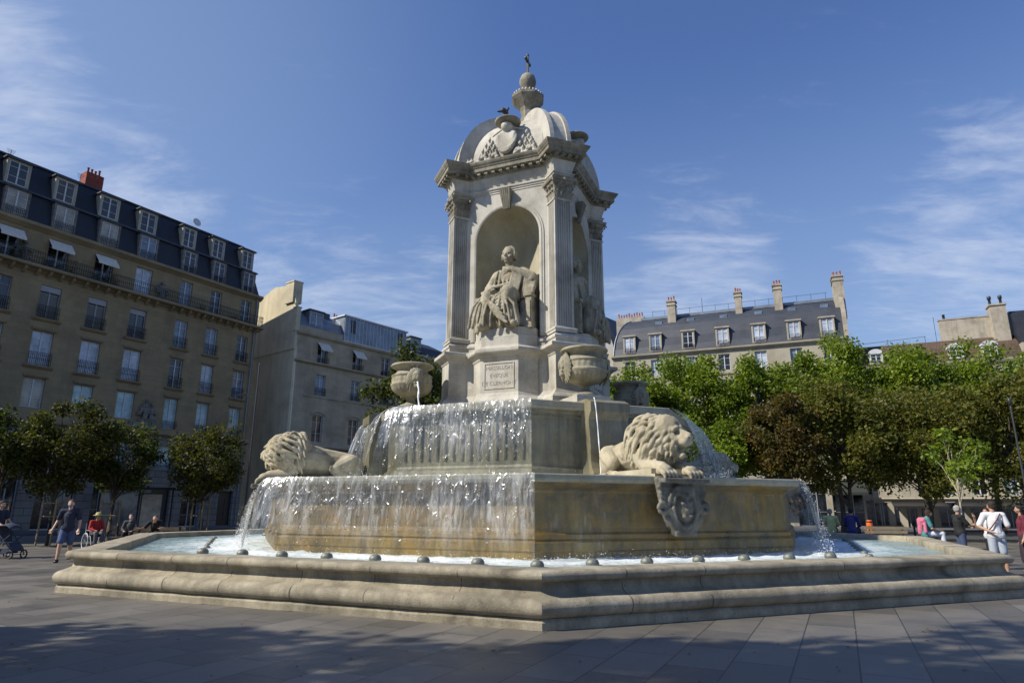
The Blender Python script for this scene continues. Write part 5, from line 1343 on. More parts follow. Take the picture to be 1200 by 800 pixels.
# === right-hand house with the long sunny mansard
h3 = thing('mansard_apartment_house', 'cream apartment house with long blue slate mansard and tall chimneys behind the right trees', 'apartment house', (34.1, 65.0, 0), radians(-23.2))
LX = -24.3
cx_ = [-1.5, -4.7, -8.2, -11.95, -15.65, -19.3, -22.3]
holes = []
for c in cx_:
    for z0, z1 in ((16.2, 18.0), (12.9, 15.2), (9.6, 12.0), (6.2, 8.7)): holes.append((c-.6, c+.6, z0, z1))
shp = [(c-1.35, c+1.35, .0, 4.1) for c in cx_]
holes_all = holes+shp
mb = MB(); wall_grid(mb, LX, 0, 0, 18.55, holes_all); mb.poly([(LX, 0, 0), (LX, 10, 0), (LX, 10, 18.55), (LX, 0, 18.55)]); mb.poly([(0, 0, 0), (0, 10, 0), (0, 10, 18.55), (0, 0, 18.55)])
mb.build('wall', M['cream'], h3)
for j, (a, b, z0, z1) in enumerate(holes): window(h3, a+.002, b-.002, z0+.002, z1-.002, .22, ['pane_dark', 'pane_blue', 'pane_curtain'][j % 3])
for i_, (a, b, z0, z1) in enumerate(shp):
    window(h3, a+.002, b-.002, z0+.02, z1-.002, .24, 'pane_dark', 'grey_frame', 3, 2, 'shop_window')
    if i_ % 2 == 0:
        mb = MB(); mb.prism([(-.02, 4.3), (-2.0, 3.2), (-2.0, 2.95), (-1.95, 3.1), (-.02, 4.15)], lambda q: (a-.3, q[0], q[1]), lambda q: (b+.3, q[0], q[1])); mb.build('shop_awning', cloth_dark, h3)
mb = MB(); ledge(mb, LX-.1, .1, 0, [(0, 18.35), (.2, 18.42), (.34, 18.55), (.36, 18.72), (0, 18.78)])
for z in (15.7, 12.4, 9.1, 5.6): ledge(mb, LX-.1, .1, 0, [(0, z), (.12, z+.05), (.16, z+.2), (0, z+.22)])
mb.build('cornice', M['cream'], h3)
mb = MB(); prf = [(-.02, 18.78)]+[(.2+2.6*(1-cos(radians(a)))**1.0, 18.8+4.6*sin(radians(a))**.9) for a in (8, 20, 32, 44, 56, 68)]+[(2.6, 23.45), (7.5, 23.75), (9.9, 18.8)]
ringR = [(0, y, z) for y, z in prf]; 
def hipx(z): return .1+2.6*(1-sqrt(max(0, 1-((z-18.8)/5.0)**2)))
ringL = [(LX+hipx(z), y, z) for y, z in prf]; mid = [(LX+6, y, z) for y, z in prf]
mb.loft([ringR, mid, ringL], False); mb.poly(ringL); mb.poly(ringR)
roof3 = mb.build('roof', M['slate'], h3)
mb = MB(); ridge = [(-.1, 23.32)]
mb.box(LX+3.0, .02, 2.35, 2.75, 23.4, 23.72); mb.box(LX+3.0, 0, 7.3, 7.6, 23.6, 23.8)
mb.tube([(LX+hipx(z), y-.02, z+.02) for y, z in prf[:8]], .09, 6)
mb.build('ridge_flashing', M['zinc'], roof3)
for j, c in enumerate(cx_):
    dormer(roof3, c, .55, 18.95, 20.95, .0, 1.3, ['pane_curtain', 'pane_curtain', 'pane_curtain', 'pane_curtain', 'pane_dark', 'pane_blue', 'pane_curtain'][j], 'cream', 'chimney', .10, False)
    railing(roof3, c-.55, c+.55, 18.97, .5, -.12)
def roof_y(z):
    return min([(abs(zz-z), y) for y, zz in prf[:8]])[1]
for c in (-1.5, -4.7, -8.1, -11.8, -15.4, -19.0):
    mb = MB(); mb.box(c-.38, c+.38, 1.15, 1.9, 22.35, 22.75, ); o = mb.build('skylight', M['zinc'], roof3); mb = MB(); mb.poly([(c-.32, 1.148, 22.4), (c+.32, 1.148, 22.4), (c+.32, 1.148, 22.72), (c-.32, 1.148, 22.72)]); mb.build('pane', M['pane_blue'], o)
mb = MB(); mb.box(-.35, .25, -.1, 9.9, 18.0, 22.6)
g = [(-.1, 18.0), (9.9, 18.0), (9.9, 20), (7.5, 24.2), (2.2, 24.2), (.9, 23.2), (.15, 21.4), (-.05, 19.4)]
mb = MB(); mb.prism(g, lambda q: (-.02, q[0], q[1]), lambda q: (.38, q[0], q[1])); mb.build('party_wall', M['chimney'], h3)
for c, y0, zb, zt, wd, dp in ((.05, 1.0, 21.0, 25.6, .50, 1.9), (-5.95, 1.35, 21.8, 25.5, .42, .9), (-10.1, 1.45, 21.6, 25.2, .36, .8), (-17.5, 1.2, 21.6, 25.0, .46, 1.0)):
    mb = MB(); mb.box(c-wd, c+wd, y0, y0+dp, zb, zt); mb.box(c-wd-.08, c+wd+.08, y0-.08, y0+dp+.08, zt-.45, zt-.30); mb.box(c-wd-.1, c+wd+.1, y0-.1, y0+dp+.1, zt, zt+.14)
    ch = mb.build('chimney', M['chimney'], h3); chimney_pots(ch, c-wd, c+wd, y0+.4, zt+.14, 3, .5)
mb = MB(); mb.box(-24.6, -21.2, 3.5, 4.3, 21.5, 24.3); ch = mb.build('chimney', M['chimney'], h3); chimney_pots(ch, -24.5, -21.3, 3.9, 24.3, 10, .55)
mb = MB()
for i in range(14): x = -20+i*1.45; mb.tube([(x, 3.0, 23.6), (x, 3.0, 24.6)], .018, 4)
mb.tube([(-20, 3.0, 24.55), (-1, 3.0, 24.55)], .018, 4); mb.tube([(-14.2, 3, 23.6), (-14.2, 3, 25.6)], .025, 4); mb.build('roof_railing', M['iron'], h3)
# wing behind at its left end
h3b = thing('corner_slate_house', 'slate roofed corner house just showing between the tower and the mansard house', 'house', (10.5, 77.5, 0), radians(-35))
mb = MB(); wall_grid(mb, -8, 2.2, 0, 20.0, [(-1.9+d, -.7+d, z, z+2) for d in (0, 2.2) for z in (16.8, 13, 9.5)]); mb.poly([(2.2, 0, 0), (2.2, 8, 0), (2.2, 8, 20), (2.2, 0, 20)]); mb.build('wall', M['cream'], h3b)
for d in (0, 2.2):
    for z in (16.8, 13, 9.5): window(h3b, -1.898+d, -.702+d, z+.002, z+1.998, .2, 'pane_dark')
r_ = mansard(h3b, -8, 2.2, 20.0, 23.0, 25.0, 0, .8, 2.2, M['slate'], 9, 0, 2.2); dormer(r_, -.2, .55, 20.2, 22.3, 0, 1.2, 'pane_curtain', 'cream', 'chimney')

# === far right house, mostly hidden by the trees
h4 = thing('white_dormer_house', 'pale house with two round-topped white dormers behind the trees at the right edge', 'house', (44, 62, 0), radians(-23.2))
X0, X1 = -9.5, 9
cs = [-8.4, -5.75, -3.1, -.6, 1.85, 4.4, 7.0]
holes = []
for c in cs:
    for z0, z1 in ((12.6, 14.7), (9.3, 11.5), (6.2, 8.3), (2.95, 4.8)): holes.append((c-.55, c+.55, z0, z1))
mb = MB(); wall_grid(mb, X0, X1, 2.5, 15.5, holes); mb.poly([(X0, 0, 0), (X0, 10, 0), (X0, 10, 15.5), (X0, 0, 15.5)]); mb.build('wall', M['cream'], h4)
for j, (a, b, z0, z1) in enumerate(holes): window(h4, a+.002, b-.002, z0+.002, z1-.002, .22, ['pane_dark', 'pane_blue', 'pane_dark'][j % 3])
mb = MB(); ledge(mb, X0-.1, X1, 0, [(0, 15.2), (.2, 15.3), (.3, 15.5), (.3, 15.6), (0, 15.64)]); ledge(mb, X0-.1, X1, 0, [(0, 2.45), (.1, 2.5), (.2, 2.62), (0, 2.7)]); mb.build('cornice', M['cream'], h4)
mb = MB(); wall_grid(mb, X0, X1, 0, 2.45, [(c-1.05, c+1.05, 0, 2.3) for c in cs], 0, .3); mb.build('base_wall', M['cream'], h4)
for c in cs: window(h4, c-1.048, c+1.048, .02, 2.29, .22, 'pane_dark', 'grey_frame', 3, 1, 'shop_window')
for c in (-5.8, -.6, 4.4):
    mb = MB(); mb.prism([(-.05, 2.4), (-1.9, 1.95), (-1.9, 1.75), (-.05, 2.3)], lambda q: (c-2.2, q[0], q[1]), lambda q: (c+2.2, q[0], q[1])); mb.build('shop_canopy', M['dark_shop'], h4)
M['tile'] = stone('brown_roof_tile', (.14, .085, .055), (.10, .065, .045), (.06, .045, .035), None, 0, 1, .9, .4, .3, joints=dict(w=.25, h=.3, m=.02, c=(.5, .5, .5)))
roof4 = mansard(h4, X0, X1, 15.64, 17.3, 18.2, .0, 1.0, 2.2, M['tile'], 9)
for c in (-.7, 2.05, -7.6): dormer(roof4, c, .45, 15.9, 17.0, .0, 1.2, 'pane_dark', 'white_frame', 'white_frame', .08, True)
mb = MB(); mb.box(-1.3, 3.0, 2.2, 2.7, 17.2, 20.35); mb.box(-1.35, 3.05, 2.15, 2.75, 20.35, 20.47); mb.build('party_wall', M['chimney'], h4)
mb = MB(); mb.box(3.0, 4.3, 1.4, 2.7, 16.4, 21.2); mb.box(2.9, 4.4, 1.3, 2.8, 21.2, 21.35); ch = mb.build('chimney', M['chimney'], h4)
for x in (3.2, 4.1): mb = MB(); mb.lathe([(.12, 21.35), (.12, 22.0), (.18, 22.0), (.18, 22.3), (.1, 22.35)], 10, c=(x, 2.0, 0)); mb.build('chimney_pot', M['zinc_dark'], ch)
mb = MB(); mb.lathe([(.12, 20.47), (.12, 20.9), (.16, 20.9), (.1, 21.0)], 8, c=(-.8, 2.4, 0)); mb.build('chimney_pot', M['zinc_dark'], h4)
mb = MB(); mb.tube([(-1.6, 3, 18), (-1.6, 3, 21)], .02, 4); mb.tube([(-9, 3, 18.7), (-2.5, 3, 19.0)], .02, 4)
for x in (-9, -6, -2.6): mb.tube([(x, 3, 18), (x, 3, 19)], .02, 4)
mb.build('aerial', M['iron'], h4)
h5 = thing('dark_mansard_house', 'dark slate roofed house at the far right edge', 'house', (51, 59, 0), radians(-23.2))
mb = MB(); wall_grid(mb, -3.0, 14, 0, 17, [(c-.6, c+.6, z, z+2.2) for c in (-1, 2.5, 6, 9.5) for z in (3, 6.4, 9.8, 13.2)]); mb.poly([(-3, 0, 0), (-3, 10, 0), (-3, 10, 17), (-3, 0, 17)]); mb.build('wall', M['cream'], h5)
for c in (-1, 2.5, 6, 9.5):
    for z in (3, 6.4, 9.8, 13.2): window(h5, c-.598, c+.598, z+.002, z+2.198, .2, 'pane_dark')
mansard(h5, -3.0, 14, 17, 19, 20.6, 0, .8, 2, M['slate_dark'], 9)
# house closing the square on the right, between the mansard house and the pale one
h6 = thing('link_house', 'low pale house behind the trees between the mansard house and the dormer house', 'house', (34.3, 66.2, 0), radians(-23.2))
mb = MB(); wall_grid(mb, .2, 5, 0, 15, [(c-.5, c+.5, z, z+2) for c in (1.2, 3.5) for z in (3, 6.3, 9.5, 12.4)]+[(c-.95, c+.95, 0, 2.5) for c in (1.3, 3.7)]); mb.build('wall', M['cream'], h6)
for c in (1.2, 3.5):
    for z in (3, 6.3, 9.5, 12.4): window(h6, c-.498, c+.498, z+.002, z+1.998, .2, 'pane_dark')
for c in (1.3, 3.7): window(h6, c-.948, c+.948, .02, 2.498, .2, 'pane_dark', 'grey_frame', 3, 1, 'shop_window')
mansard(h6, .2, 5, 15, 16.2, 17.4, 0, .8, 2, M['slate'], 9)

# ------------------------------------------------------------------ lamp posts
def lamp_post(x, y, h, name, label, arm=1, thick=.07):
    t = thing(name, label, 'lamp post', (x, y, 0))
    mb = MB(); mb.lathe([(.16, 0), (.16, .1), (.12, .16), (thick*1.3, .9), (thick*1.2, 1.0), (thick, 1.1), (thick*.7, h-.1), (thick*.3, h), (0, h)], 12); mb.build('pole', M['lamp_paint'], t)
    mb = MB()
    if arm: mb.tube([(0, 0, h*.80), (-.5, 0, h*.815), (-.9, 0, h*.81)], .03, 6); mb.box(-1.25, -.7, -.09, .09, h*.80, h*.80+.07)
    else: mb.lathe([(.0, h-.02), (.05, h+.02), (.09, h+.2), (.06, h+.26), (0, h+.3)], 10)
    mb.build('lamp_head', M['lamp_paint'], t); return t
lamp_post(-17.3, 44.0, 11.2, 'street_lamp', 'thin dark lamp post before the blank gable left of the fountain')
lamp_post(19.6, 25.6, 5.6, 'street_lamp', 'slim dark lamp post rising among the trees at the right edge', 0, .045)
M['leaf_left'] = leaf_mat('dull_olive_leaves', (.03, .04, .008), (.065, .07, .012), (.12, .11, .02))
# ------------------------------------------------------------------ trees
def make_tree(name, label, cat_, loc, h, rad, zc0, mat, seed, nleaf=9000, leaf=.16, trunk_r=.14, bark='bark', group=None, lean=(0, 0), stakes=False, clumps=46, squash=1.0):
    rnd = random.Random(seed); t = thing(name, label, cat_, (loc[0], loc[1], 0), rnd.uniform(0, 6.28), group)
    mb = MB(); top = zc0+(h-zc0)*.62
    pts = [(lean[0]*z/h+.06*sin(z*.9+seed)*(z > .5), lean[1]*z/h+.05*cos(z*1.1+seed)*(z > .5), z) for z in [top*i/9 for i in range(10)]]
    mb.tube(pts, [trunk_r*(1.35 if i == 0 else 1)*(1-.075*i) for i in range(10)], 9)
    cl = []
    zm = (zc0+h)/2; hz = (h-zc0)/2
    for i in range(clumps):
        while True:
            d = Vector((rnd.gauss(0, 1), rnd.gauss(0, 1), rnd.gauss(0, 1)*.9))
            if d.length > .1: break
        d.normalize(); rr = rnd.uniform(.45, 1.0)**.6
        lob = 1+.22*noise.noise(d*2.1+Vector((seed*3.7, 0, 0)))*2
        c = Vector((d.x*rad*rr*lob*.80, d.y*rad*rr*lob*.80, zm+d.z*hz*rr*lob*.82))
        c.x += lean[0]*c.z/h; c.y += lean[1]*c.z/h
        if c.z < zc0+.1: c.z = zc0+rnd.random()*.5
        cl.append((c, rad*rnd.uniform(.17, .33)))
    # limbs out to the clumps
    for i, (c, r) in enumerate(cl[:26]):
        z0 = max(zc0*.75, min(top*.97, zc0*.8+(c.z-zc0)*.45+rnd.uniform(-.3, .3))); k_ = z0/top*9; b0 = Vector(pts[min(9, int(k_))]); b0.z = z0
        md = (b0+c)/2+Vector((rnd.uniform(-.2, .2), rnd.uniform(-.2, .2), rnd.uniform(-.1, .35)))
        mb.tube([b0, (b0*.6+md*.4), md, c], [trunk_r*.42, trunk_r*.34, trunk_r*.24, trunk_r*.08], 6)
    mb.build('trunk', M[bark], t)
    V_ = []; F_ = []
    per = nleaf//len(cl)
    for c, r in cl:
        for _ in range(int(per*rnd.uniform(.6, 1.4))):
            d = Vector((rnd.gauss(0, 1), rnd.gauss(0, 1), rnd.gauss(0, .8))); d.normalize()
            p = c+d*r*rnd.uniform(.15, 1.12)**.7
            if p.z > h+.35: continue
            nrm = (d*.5+Vector((rnd.gauss(0, 1), rnd.gauss(0, 1), rnd.gauss(.5, 1)))).normalized()
            a = nrm.orthogonal().normalized(); a.rotate(Matrix.Rotation(rnd.random()*6.28, 3, nrm)); b = nrm.cross(a)
            s = leaf*rnd.uniform(.6, 1.35); o = len(V_)
            V_ += [p-a*s*.5, p-b*s*.34+a*s*.05, p+a*s*.6, p+b*s*.34+a*s*.05]; F_.append((o, o+1, o+2, o+3))
    me = bpy.data.meshes.new('crown'); me.from_pydata([tuple(v) for v in V_], [], F_); me.update(); me.materials.append(M[mat])
    cr = bpy.data.objects.new('crown', me); COL.objects.link(cr); cr.parent = t
    if stakes:
        mb = MB()
        for j in range(3):
            a = 2*pi*j/3+.4; mb.tube([(.45*cos(a), .45*sin(a), 0), (.42*cos(a), .42*sin(a), 1.9)], .04, 6)
        for z in (1.2, 1.75):
            for j in range(3):
                a, b = 2*pi*j/3+.4, 2*pi*(j+1)/3+.4; mb.tube([(.43*cos(a), .43*sin(a), z), (.43*cos(b), .43*sin(b), z)], .028, 5)
        mb.build('stake_frame', M['wood'], t)
    return t
# small trees in front of the left houses
GL = 'young trees along the left pavement'
make_tree('young_tree', 'small leafy tree cut by the left edge of the picture', 'tree', (-21.6, 28.5), 6.3, 2.0, 2.2, 'leaf_dark', 11, 7000, .16, .09, group=GL, stakes=True)
make_tree('young_tree', 'small leafy tree above the walking man in blue shorts', 'tree', (-19.6, 29.0), 6.6, 2.15, 1.9, 'leaf_left', 12, 11000, .14, .09, group=GL, stakes=True)
make_tree('young_tree', 'dark small tree just right of the one above the walking man', 'tree', (-18.6, 31.5), 6.0, 2.0, 2.0, 'leaf_dark', 13, 10000, .14, .09, group=GL, stakes=True)
make_tree('young_tree', 'round small tree with stakes left of the left lion', 'tree', (-15.1, 33.0), 5.75, 2.35, 1.75, 'leaf_left', 14, 11500, .14, .09, group=GL, stakes=True)
make_tree('tall_street_tree', 'dark green tree rising behind the left urn', 'tree', (-7.0, 45), 12.8, 3.4, 4.0, 'leaf_dark', 15, 12000, .24, .2, group=None)
# rows on the right
GR = 'tall green plane trees behind the fountain'
back = [(6.9, 44, 10.6, 3.0, 28), (9.6, 49, 12.6, 3.6, 21), (13.6, 50, 14.2, 3.8, 22), (18.6, 48.5, 14.0, 3.8, 23), (24.2, 49.5, 15.4, 4.2, 24), (29.6, 48, 15.0, 4.2, 25), (35.0, 48.5, 14.8, 4.2, 26), (40.5, 47, 14.4, 4.0, 27)]
lbl = ['low plane tree right beside the tower, behind the back right urn', 'second tall green plane tree counted from the tower', 'third tall green plane tree counted from the tower', 'fourth tall green plane tree counted from the tower', 'tall green plane tree below the right end of the slate mansard', 'tall green plane tree just right of the slate mansard', 'tall green plane tree in front of the white dormers', 'tall green plane tree at the far right edge']
for (x, y, h_, r_, sd_), lb in zip(back, lbl):
    make_tree('plane_tree', lb, 'tree', (x, y), h_, r_, 3.0, 'leaf_green', sd_, 24000, .22, .2, group=GR, clumps=84)
GC = 'darker chestnut trees in front of the plane trees'
front = [(11.2, 38, 7.0, 2.7, 31, 'leaf_green', 'low green tree half hidden behind the right lion'), (14.8, 36.5, 8.0, 2.5, 32, 'leaf_rust', 'rust brown chestnut tree above the far right lion'), (18.6, 37, 8.8, 3.1, 33, 'leaf_olive', 'olive chestnut tree right of the rust brown one'),
         (22.6, 36.5, 9.2, 3.2, 34, 'leaf_olive', 'olive brown chestnut tree behind the seated woman in pink'), (26.6, 35, 9.4, 3.2, 35, 'leaf_olive', 'olive chestnut tree behind the pale young trunk'), (30.4, 35.5, 11.2, 3.4, 36, 'leaf_olive', 'tall dark chestnut tree at the right edge')]
for x, y, h_, r_, sd_, mt, lb in front:
    make_tree('chestnut_tree', lb, 'tree', (x, y), h_, r_*1.12, 1.75, mt, sd_, 22000, .175, .13, group=GC, clumps=76)
make_tree('sapling', 'young tree with thin pale trunk beside the man in black', 'tree', (14.9, 22.6), 4.6, 1.35, 2.0, 'leaf_green', 41, 1300, .13, .035, 'bark_pale', lean=(-.12, 0), clumps=22)
# trees of the square outside the frame on the left, whose shade falls over the foreground
GS = 'shade trees of the square outside the picture'
for i, (x, y, h_, r_, z0_) in enumerate([(-9.8, .9, 19.0, 4.3, 4.5), (-17.5, 2.6, 14.0, 4.2, 3.5), (-13.5, -2.2, 21.0, 4.4, 6), (-24, 1.5, 14, 4.2, 3.5)]):
    make_tree('shade_tree', ['tall shade tree', 'wide shade tree', 'tallest shade tree', 'farthest shade tree'][i]+' of the square beyond the left edge of the picture', 'tree', (x, y), h_, r_, z0_, 'leaf_dark', 50+i, 13000, .34, .22, group=GS, clumps=64)

# plants on the balconies of the tan house
def balcony_plant(parent, x0, x1, y, z0, h, seed, mat='leaf_dark', n=420, leaf=.13):
    rnd = random.Random(seed); V_ = []; F_ = []
    for _ in range(n):
        x = rnd.uniform(x0, x1); z = z0+h*rnd.random()**1.3*(.55+.45*noise.noise(Vector((x*3, seed, 0)))*1.6)
        p = Vector((x, y+rnd.gauss(0, .13), z)); a = Vector((rnd.gauss(0, 1), rnd.gauss(0, 1), rnd.gauss(0, 1))).normalized(); b = a.orthogonal().normalized(); s = leaf*rnd.uniform(.5, 1.2); o = len(V_)
        V_ += [p-a*s*.5, p-b*s*.3, p+a*s*.6, p+b*s*.3]; F_.append((o, o+1, o+2, o+3))
    mb = MB(); mb.add([tuple(v) for v in V_], F_); return mb.build('balcony_plants', M[mat], parent, fixn=False)
for i, (xa, xb, hh) in enumerate([(-22.3, -19.9, 1.6), (-18.7, -16.4, 1.7), (-15.2, -13.2, 1.5), (-6.1, -5.4, .9), (-2.6, -2.0, .8), (-1.8, -.2, .5)]): balcony_plant(h1, xa, xb, -.42, 18.7, hh, i, n=520 if i < 3 else 110)
for i, c in enumerate((-14.3, -17.65)): balcony_plant(h1, c-.6, c+.6, -.12, 15.0, .4, 20+i, 'leaf_olive', 120, .08)
# ------------------------------------------------------------------ people
def cloth(name, col, rough=.85): 
    if name not in M: M[name] = plain(name, col, rough, 0, .12, 9, .25)
    return M[name]
SK = [plain('skin_light', (.50, .31, .22), .55, 0, .08, 12), plain('skin_tan', (.40, .23, .15), .55, 0, .08, 12), plain('skin_dark', (.22, .12, .08), .55, 0, .08, 12)]
def V3(*a): return Vector(a)
def base_pose(kind, seat=.46):
    if kind == 'stand': p = dict(pel=V3(0, 0, .98), che=V3(0, .01, 1.30), nek=V3(0, 0, 1.47), hed=V3(0, -.03, 1.635), s=[V3(-.19, .01, 1.42), V3(.19, .01, 1.42)], e=[V3(-.25, .04, 1.13), V3(.25, .04, 1.13)], w=[V3(-.26, -.06, .88), V3(.26, -.06, .88)],
                    h=[V3(-.09, 0, .93), V3(.09, 0, .93)], k=[V3(-.10, -.01, .50), V3(.10, -.01, .50)], a=[V3(-.11, .03, .085), V3(.11, .03, .085)])
    elif kind == 'walk': p = dict(pel=V3(0, 0, .96), che=V3(0, -.02, 1.28), nek=V3(0, -.03, 1.46), hed=V3(0, -.06, 1.625), s=[V3(-.20, -.01, 1.41), V3(.20, -.02, 1.41)], e=[V3(-.30, .08, 1.14), V3(.28, -.02, 1.13)], w=[V3(-.36, -.05, .92), V3(.31, -.16, .90)],
                    h=[V3(-.09, 0, .91), V3(.09, 0, .91)], k=[V3(-.10, -.16, .52), V3(.10, .03, .48)], a=[V3(-.10, -.24, .09), V3(.10, .28, .14)])
    else:
        z = seat+.10; p = dict(pel=V3(0, .02, z), che=V3(0, -.02, z+.33), nek=V3(0, -.05, z+.51), hed=V3(0, -.10, z+.67), s=[V3(-.19, -.03, z+.46), V3(.19, -.03, z+.46)], e=[V3(-.26, -.10, z+.18), V3(.26, -.10, z+.18)], w=[V3(-.14, -.34, z+.12), V3(.14, -.34, z+.12)],
                    h=[V3(-.09, .0, z-.01), V3(.09, .0, z-.01)], k=[V3(-.12, -.44, z+.02), V3(.12, -.44, z+.02)], a=[V3(-.12, -.46, max(.085, z-.42)), V3(.12, -.46, max(.085, z-.42))])
    return p
def person(label, loc, rz, kind='stand', top=('navy_cotton', (.02, .025, .05)), low=('dark_trousers', (.03, .03, .035)), sleeves=.5, shorts=False, skirt=False, hair=('brown_hair', (.05, .03, .02)), skin=0, mask=None, hat=None, over=None, scale=1.0, longhair=False, shoe=('dark_shoes', (.03, .03, .03)), seat=.46, strap=None, yaw=0, group=None):
    p = base_pose(kind, seat)
    for k_, v_ in (over or {}).items():
        if isinstance(k_, tuple): p[k_[0]][k_[1]] = Vector(v_)
        else: p[k_] = Vector(v_)
    root = thing('person', label, 'person', loc, rz, group); root.scale = (scale,)*3
    c = lambda a, b, ra, rb: ('c', tuple(a), tuple(b), ra, rb)
    pr = head_prims(p['hed'], .118, yaw, False)
    pr += [c(p['nek']-V3(0, 0, .03), p['hed']-V3(0, -.02, .06), .058, .052), c(p['pel'], (p['pel']+p['che'])/2, .135, .120), c((p['pel']+p['che'])/2, p['che'], .125, .135), c(p['che'], p['nek']-V3(0, 0, .05), .14, .07), c(p['s'][0], p['s'][1], .062, .062)]
    for i in (0, 1):
        s, e, w_ = p['s'][i], p['e'][i], p['w'][i]; d = (w_-e).normalized()
        side = d.cross(V3(0, 0, 1)); side = side.normalized() if side.length > .1 else V3(1, 0, 0)
        inn = V3(0, -1, 0) if abs(d.z) > .6 else V3(0, 0, 1)
        fa = d.cross(inn).normalized()     # across the palm
        pr += [c(s, e, .054, .042), c(e, w_, .042, .028)]
        palm = w_+d*.05; pr += [c(w_, w_+d*.075, .027, .034), c(palm-fa*.02, w_+d*.085-fa*.026, .024, .02), c(palm+fa*.02, w_+d*.085+fa*.026, .024, .02)]
        curl = inn*.035
        for j, ln in enumerate((.070, .080, .074, .058)):
            b0 = w_+d*.085+fa*(.032-.0215*j); m_ = b0+d*ln*.55+curl*.25; t_ = m_+d*ln*.42+curl*.6; pr += [c(b0, m_, .0105, .0095), c(m_, t_, .0095, .008)]
        b0 = w_+d*.02+fa*.028; m_ = b0+fa*.026+d*.035+curl*.3; pr += [c(b0, m_, .014, .012), c(m_, m_+d*.032, .012, .009)]
        h, k, a = p['h'][i], p['k'][i], p['a'][i]
        pr += [c(h, k, .088, .060), c(k, k*.55+a*.45+V3(0, .015, 0), .058, .056), c(k*.55+a*.45+V3(0, .015, 0), a, .055, .038), c(a-V3(0, -.03, .04), a+V3(0, -.15, -.05), .042, .032)]
    sculpt('body', pr, .0115, SK[skin], root, 1)
    # shirt
    f = .020; ts = []
    ts += [c(p['pel']+V3(0, 0, .02), (p['pel']+p['che'])/2, .150+f*.4, .140), c((p['pel']+p['che'])/2, p['che'], .145, .152), c(p['che'], p['nek']-V3(0, 0, .06), .155, .082), c(p['s'][0], p['s'][1], .080, .080), c(p['pel']+V3(-.05, 0, -.03), p['pel']+V3(.05, 0, -.03), .145, .145)]
    for i in (0, 1):
        s, e, w_ = p['s'][i], p['e'][i], p['w'][i]
        if sleeves <= 1: ts.append(c(s, s+(e-s)*sleeves*1.2, .074, .068))
        else: ts += [c(s, e, .074, .060), c(e, e+(w_-e)*.93, .060, .042)]
    rnd = random.Random(sum(map(ord, label)))
    for j in range(7): x = -.11+j*.036; ts.append(('t', [tuple(p['pel']+V3(x, -.135+abs(x)*.3, -.04)), tuple((p['pel']+p['che'])/2+V3(x*1.1+rnd.uniform(-.03, .03), -.13+abs(x)*.3, 0)), tuple(p['che']+V3(x*1.1, -.13+abs(x)*.3, .02))], [.012, .015, .01]))
    sculpt('top', ts, .014, cloth(*top), root, 1)
    ls = [c(p['pel']+V3(-.045, 0, -.02), p['pel']+V3(.045, 0, -.02), .142, .142)]
    for i in (0, 1):
        h, k, a = p['h'][i], p['k'][i], p['a'][i]
        if skirt: ls += [c(h, k, .13, .15), c(k, k*.6+a*.4, .15, .16)]
        elif shorts: ls += [c(h, h+(k-h)*.88, .108, .092)]
        else: ls += [c(h, k, .105, .078), c(k, k+(a-k)*.92, .078, .066)]
    sculpt('skirt' if skirt else ('shorts' if shorts else 'trousers'), ls, .015, cloth(*low), root, 1)
    for i in (0, 1):
        a = p['a'][i]; sculpt('shoe', [c(a+V3(0, .03, -.035), a+V3(0, -.13, -.045), .050, .044), ('b', (-.042, .042, -.19, .07, -.02, .0), Matrix.Translation(a+V3(0, 0, -.062)))], .012, cloth(*shoe), root, 1)
    if hair:
        hs = []; h = .118; c0 = p['hed']; R = Matrix.Rotation(yaw, 3, 'Z')
        T = lambda x, y, z: tuple(c0+R @ Vector((x*h, y*h, z*h)))
        hs += [('e', T(0, .20, .36), (.74*h, .80*h, .74*h)), ('e', T(0, .42, -.02), (.66*h, .56*h, .72*h))]
        for s in (-1, 1): hs.append(('c', T(s*.60, -.05, .40), T(s*.66, .25, -.15), .12*h, .14*h))
        if longhair: hs += [('c', T(0, .55, 0), T(.05, .72, -1.6), .45*h, .30*h), ('c', T(.4, .3, -.2), T(.5, .45, -1.3), .25*h, .2*h), ('c', T(-.4, .3, -.2), T(-.5, .45, -1.3), .25*h, .2*h)]
        sculpt('hair', hs, .012, cloth(*hair), root, 0, .004, 40)
    if mask:
        h = .118; R = Matrix.Rotation(yaw, 3, 'Z'); T = lambda x, y, z: tuple(p['hed']+R @ Vector((x*h, y*h, z*h)))
        sculpt('face_mask', [('e', T(0, -.55, -.42), (.45*h, .38*h, .42*h)), ('c', T(-.3, -.5, -.3), T(-.66, 0, -.1), .04*h, .04*h), ('c', T(.3, -.5, -.3), T(.66, 0, -.1), .04*h, .04*h)], .010, cloth(*mask), root, 1)
    if hat:
        mb = MB(); mb.lathe([(.19, -.01), (.20, .0), (.11, .03), (.105, .09), (.07, .125), (0, .13)], 20, c=tuple(p['hed']+V3(0, .01, .055))); mb.build('hat', cloth(*hat), root)
    if strap:
        mb = MB(); pts = [p['che']+V3(-.13, .10, .16), p['che']+V3(-.02, .175, 0), p['che']+V3(.12, .165, -.18), p['pel']+V3(.17, .05, .05)]; mb.tube(pts, .014, 6); mb.build('bag_strap', cloth(*strap), root)
    return root
navy = ('navy_cotton', (.018, .022, .05)); black = ('black_cotton', (.012, .012, .014)); white = ('white_cotton', (.60, .60, .62)); blue = ('blue_denim', (.055, .09, .20))
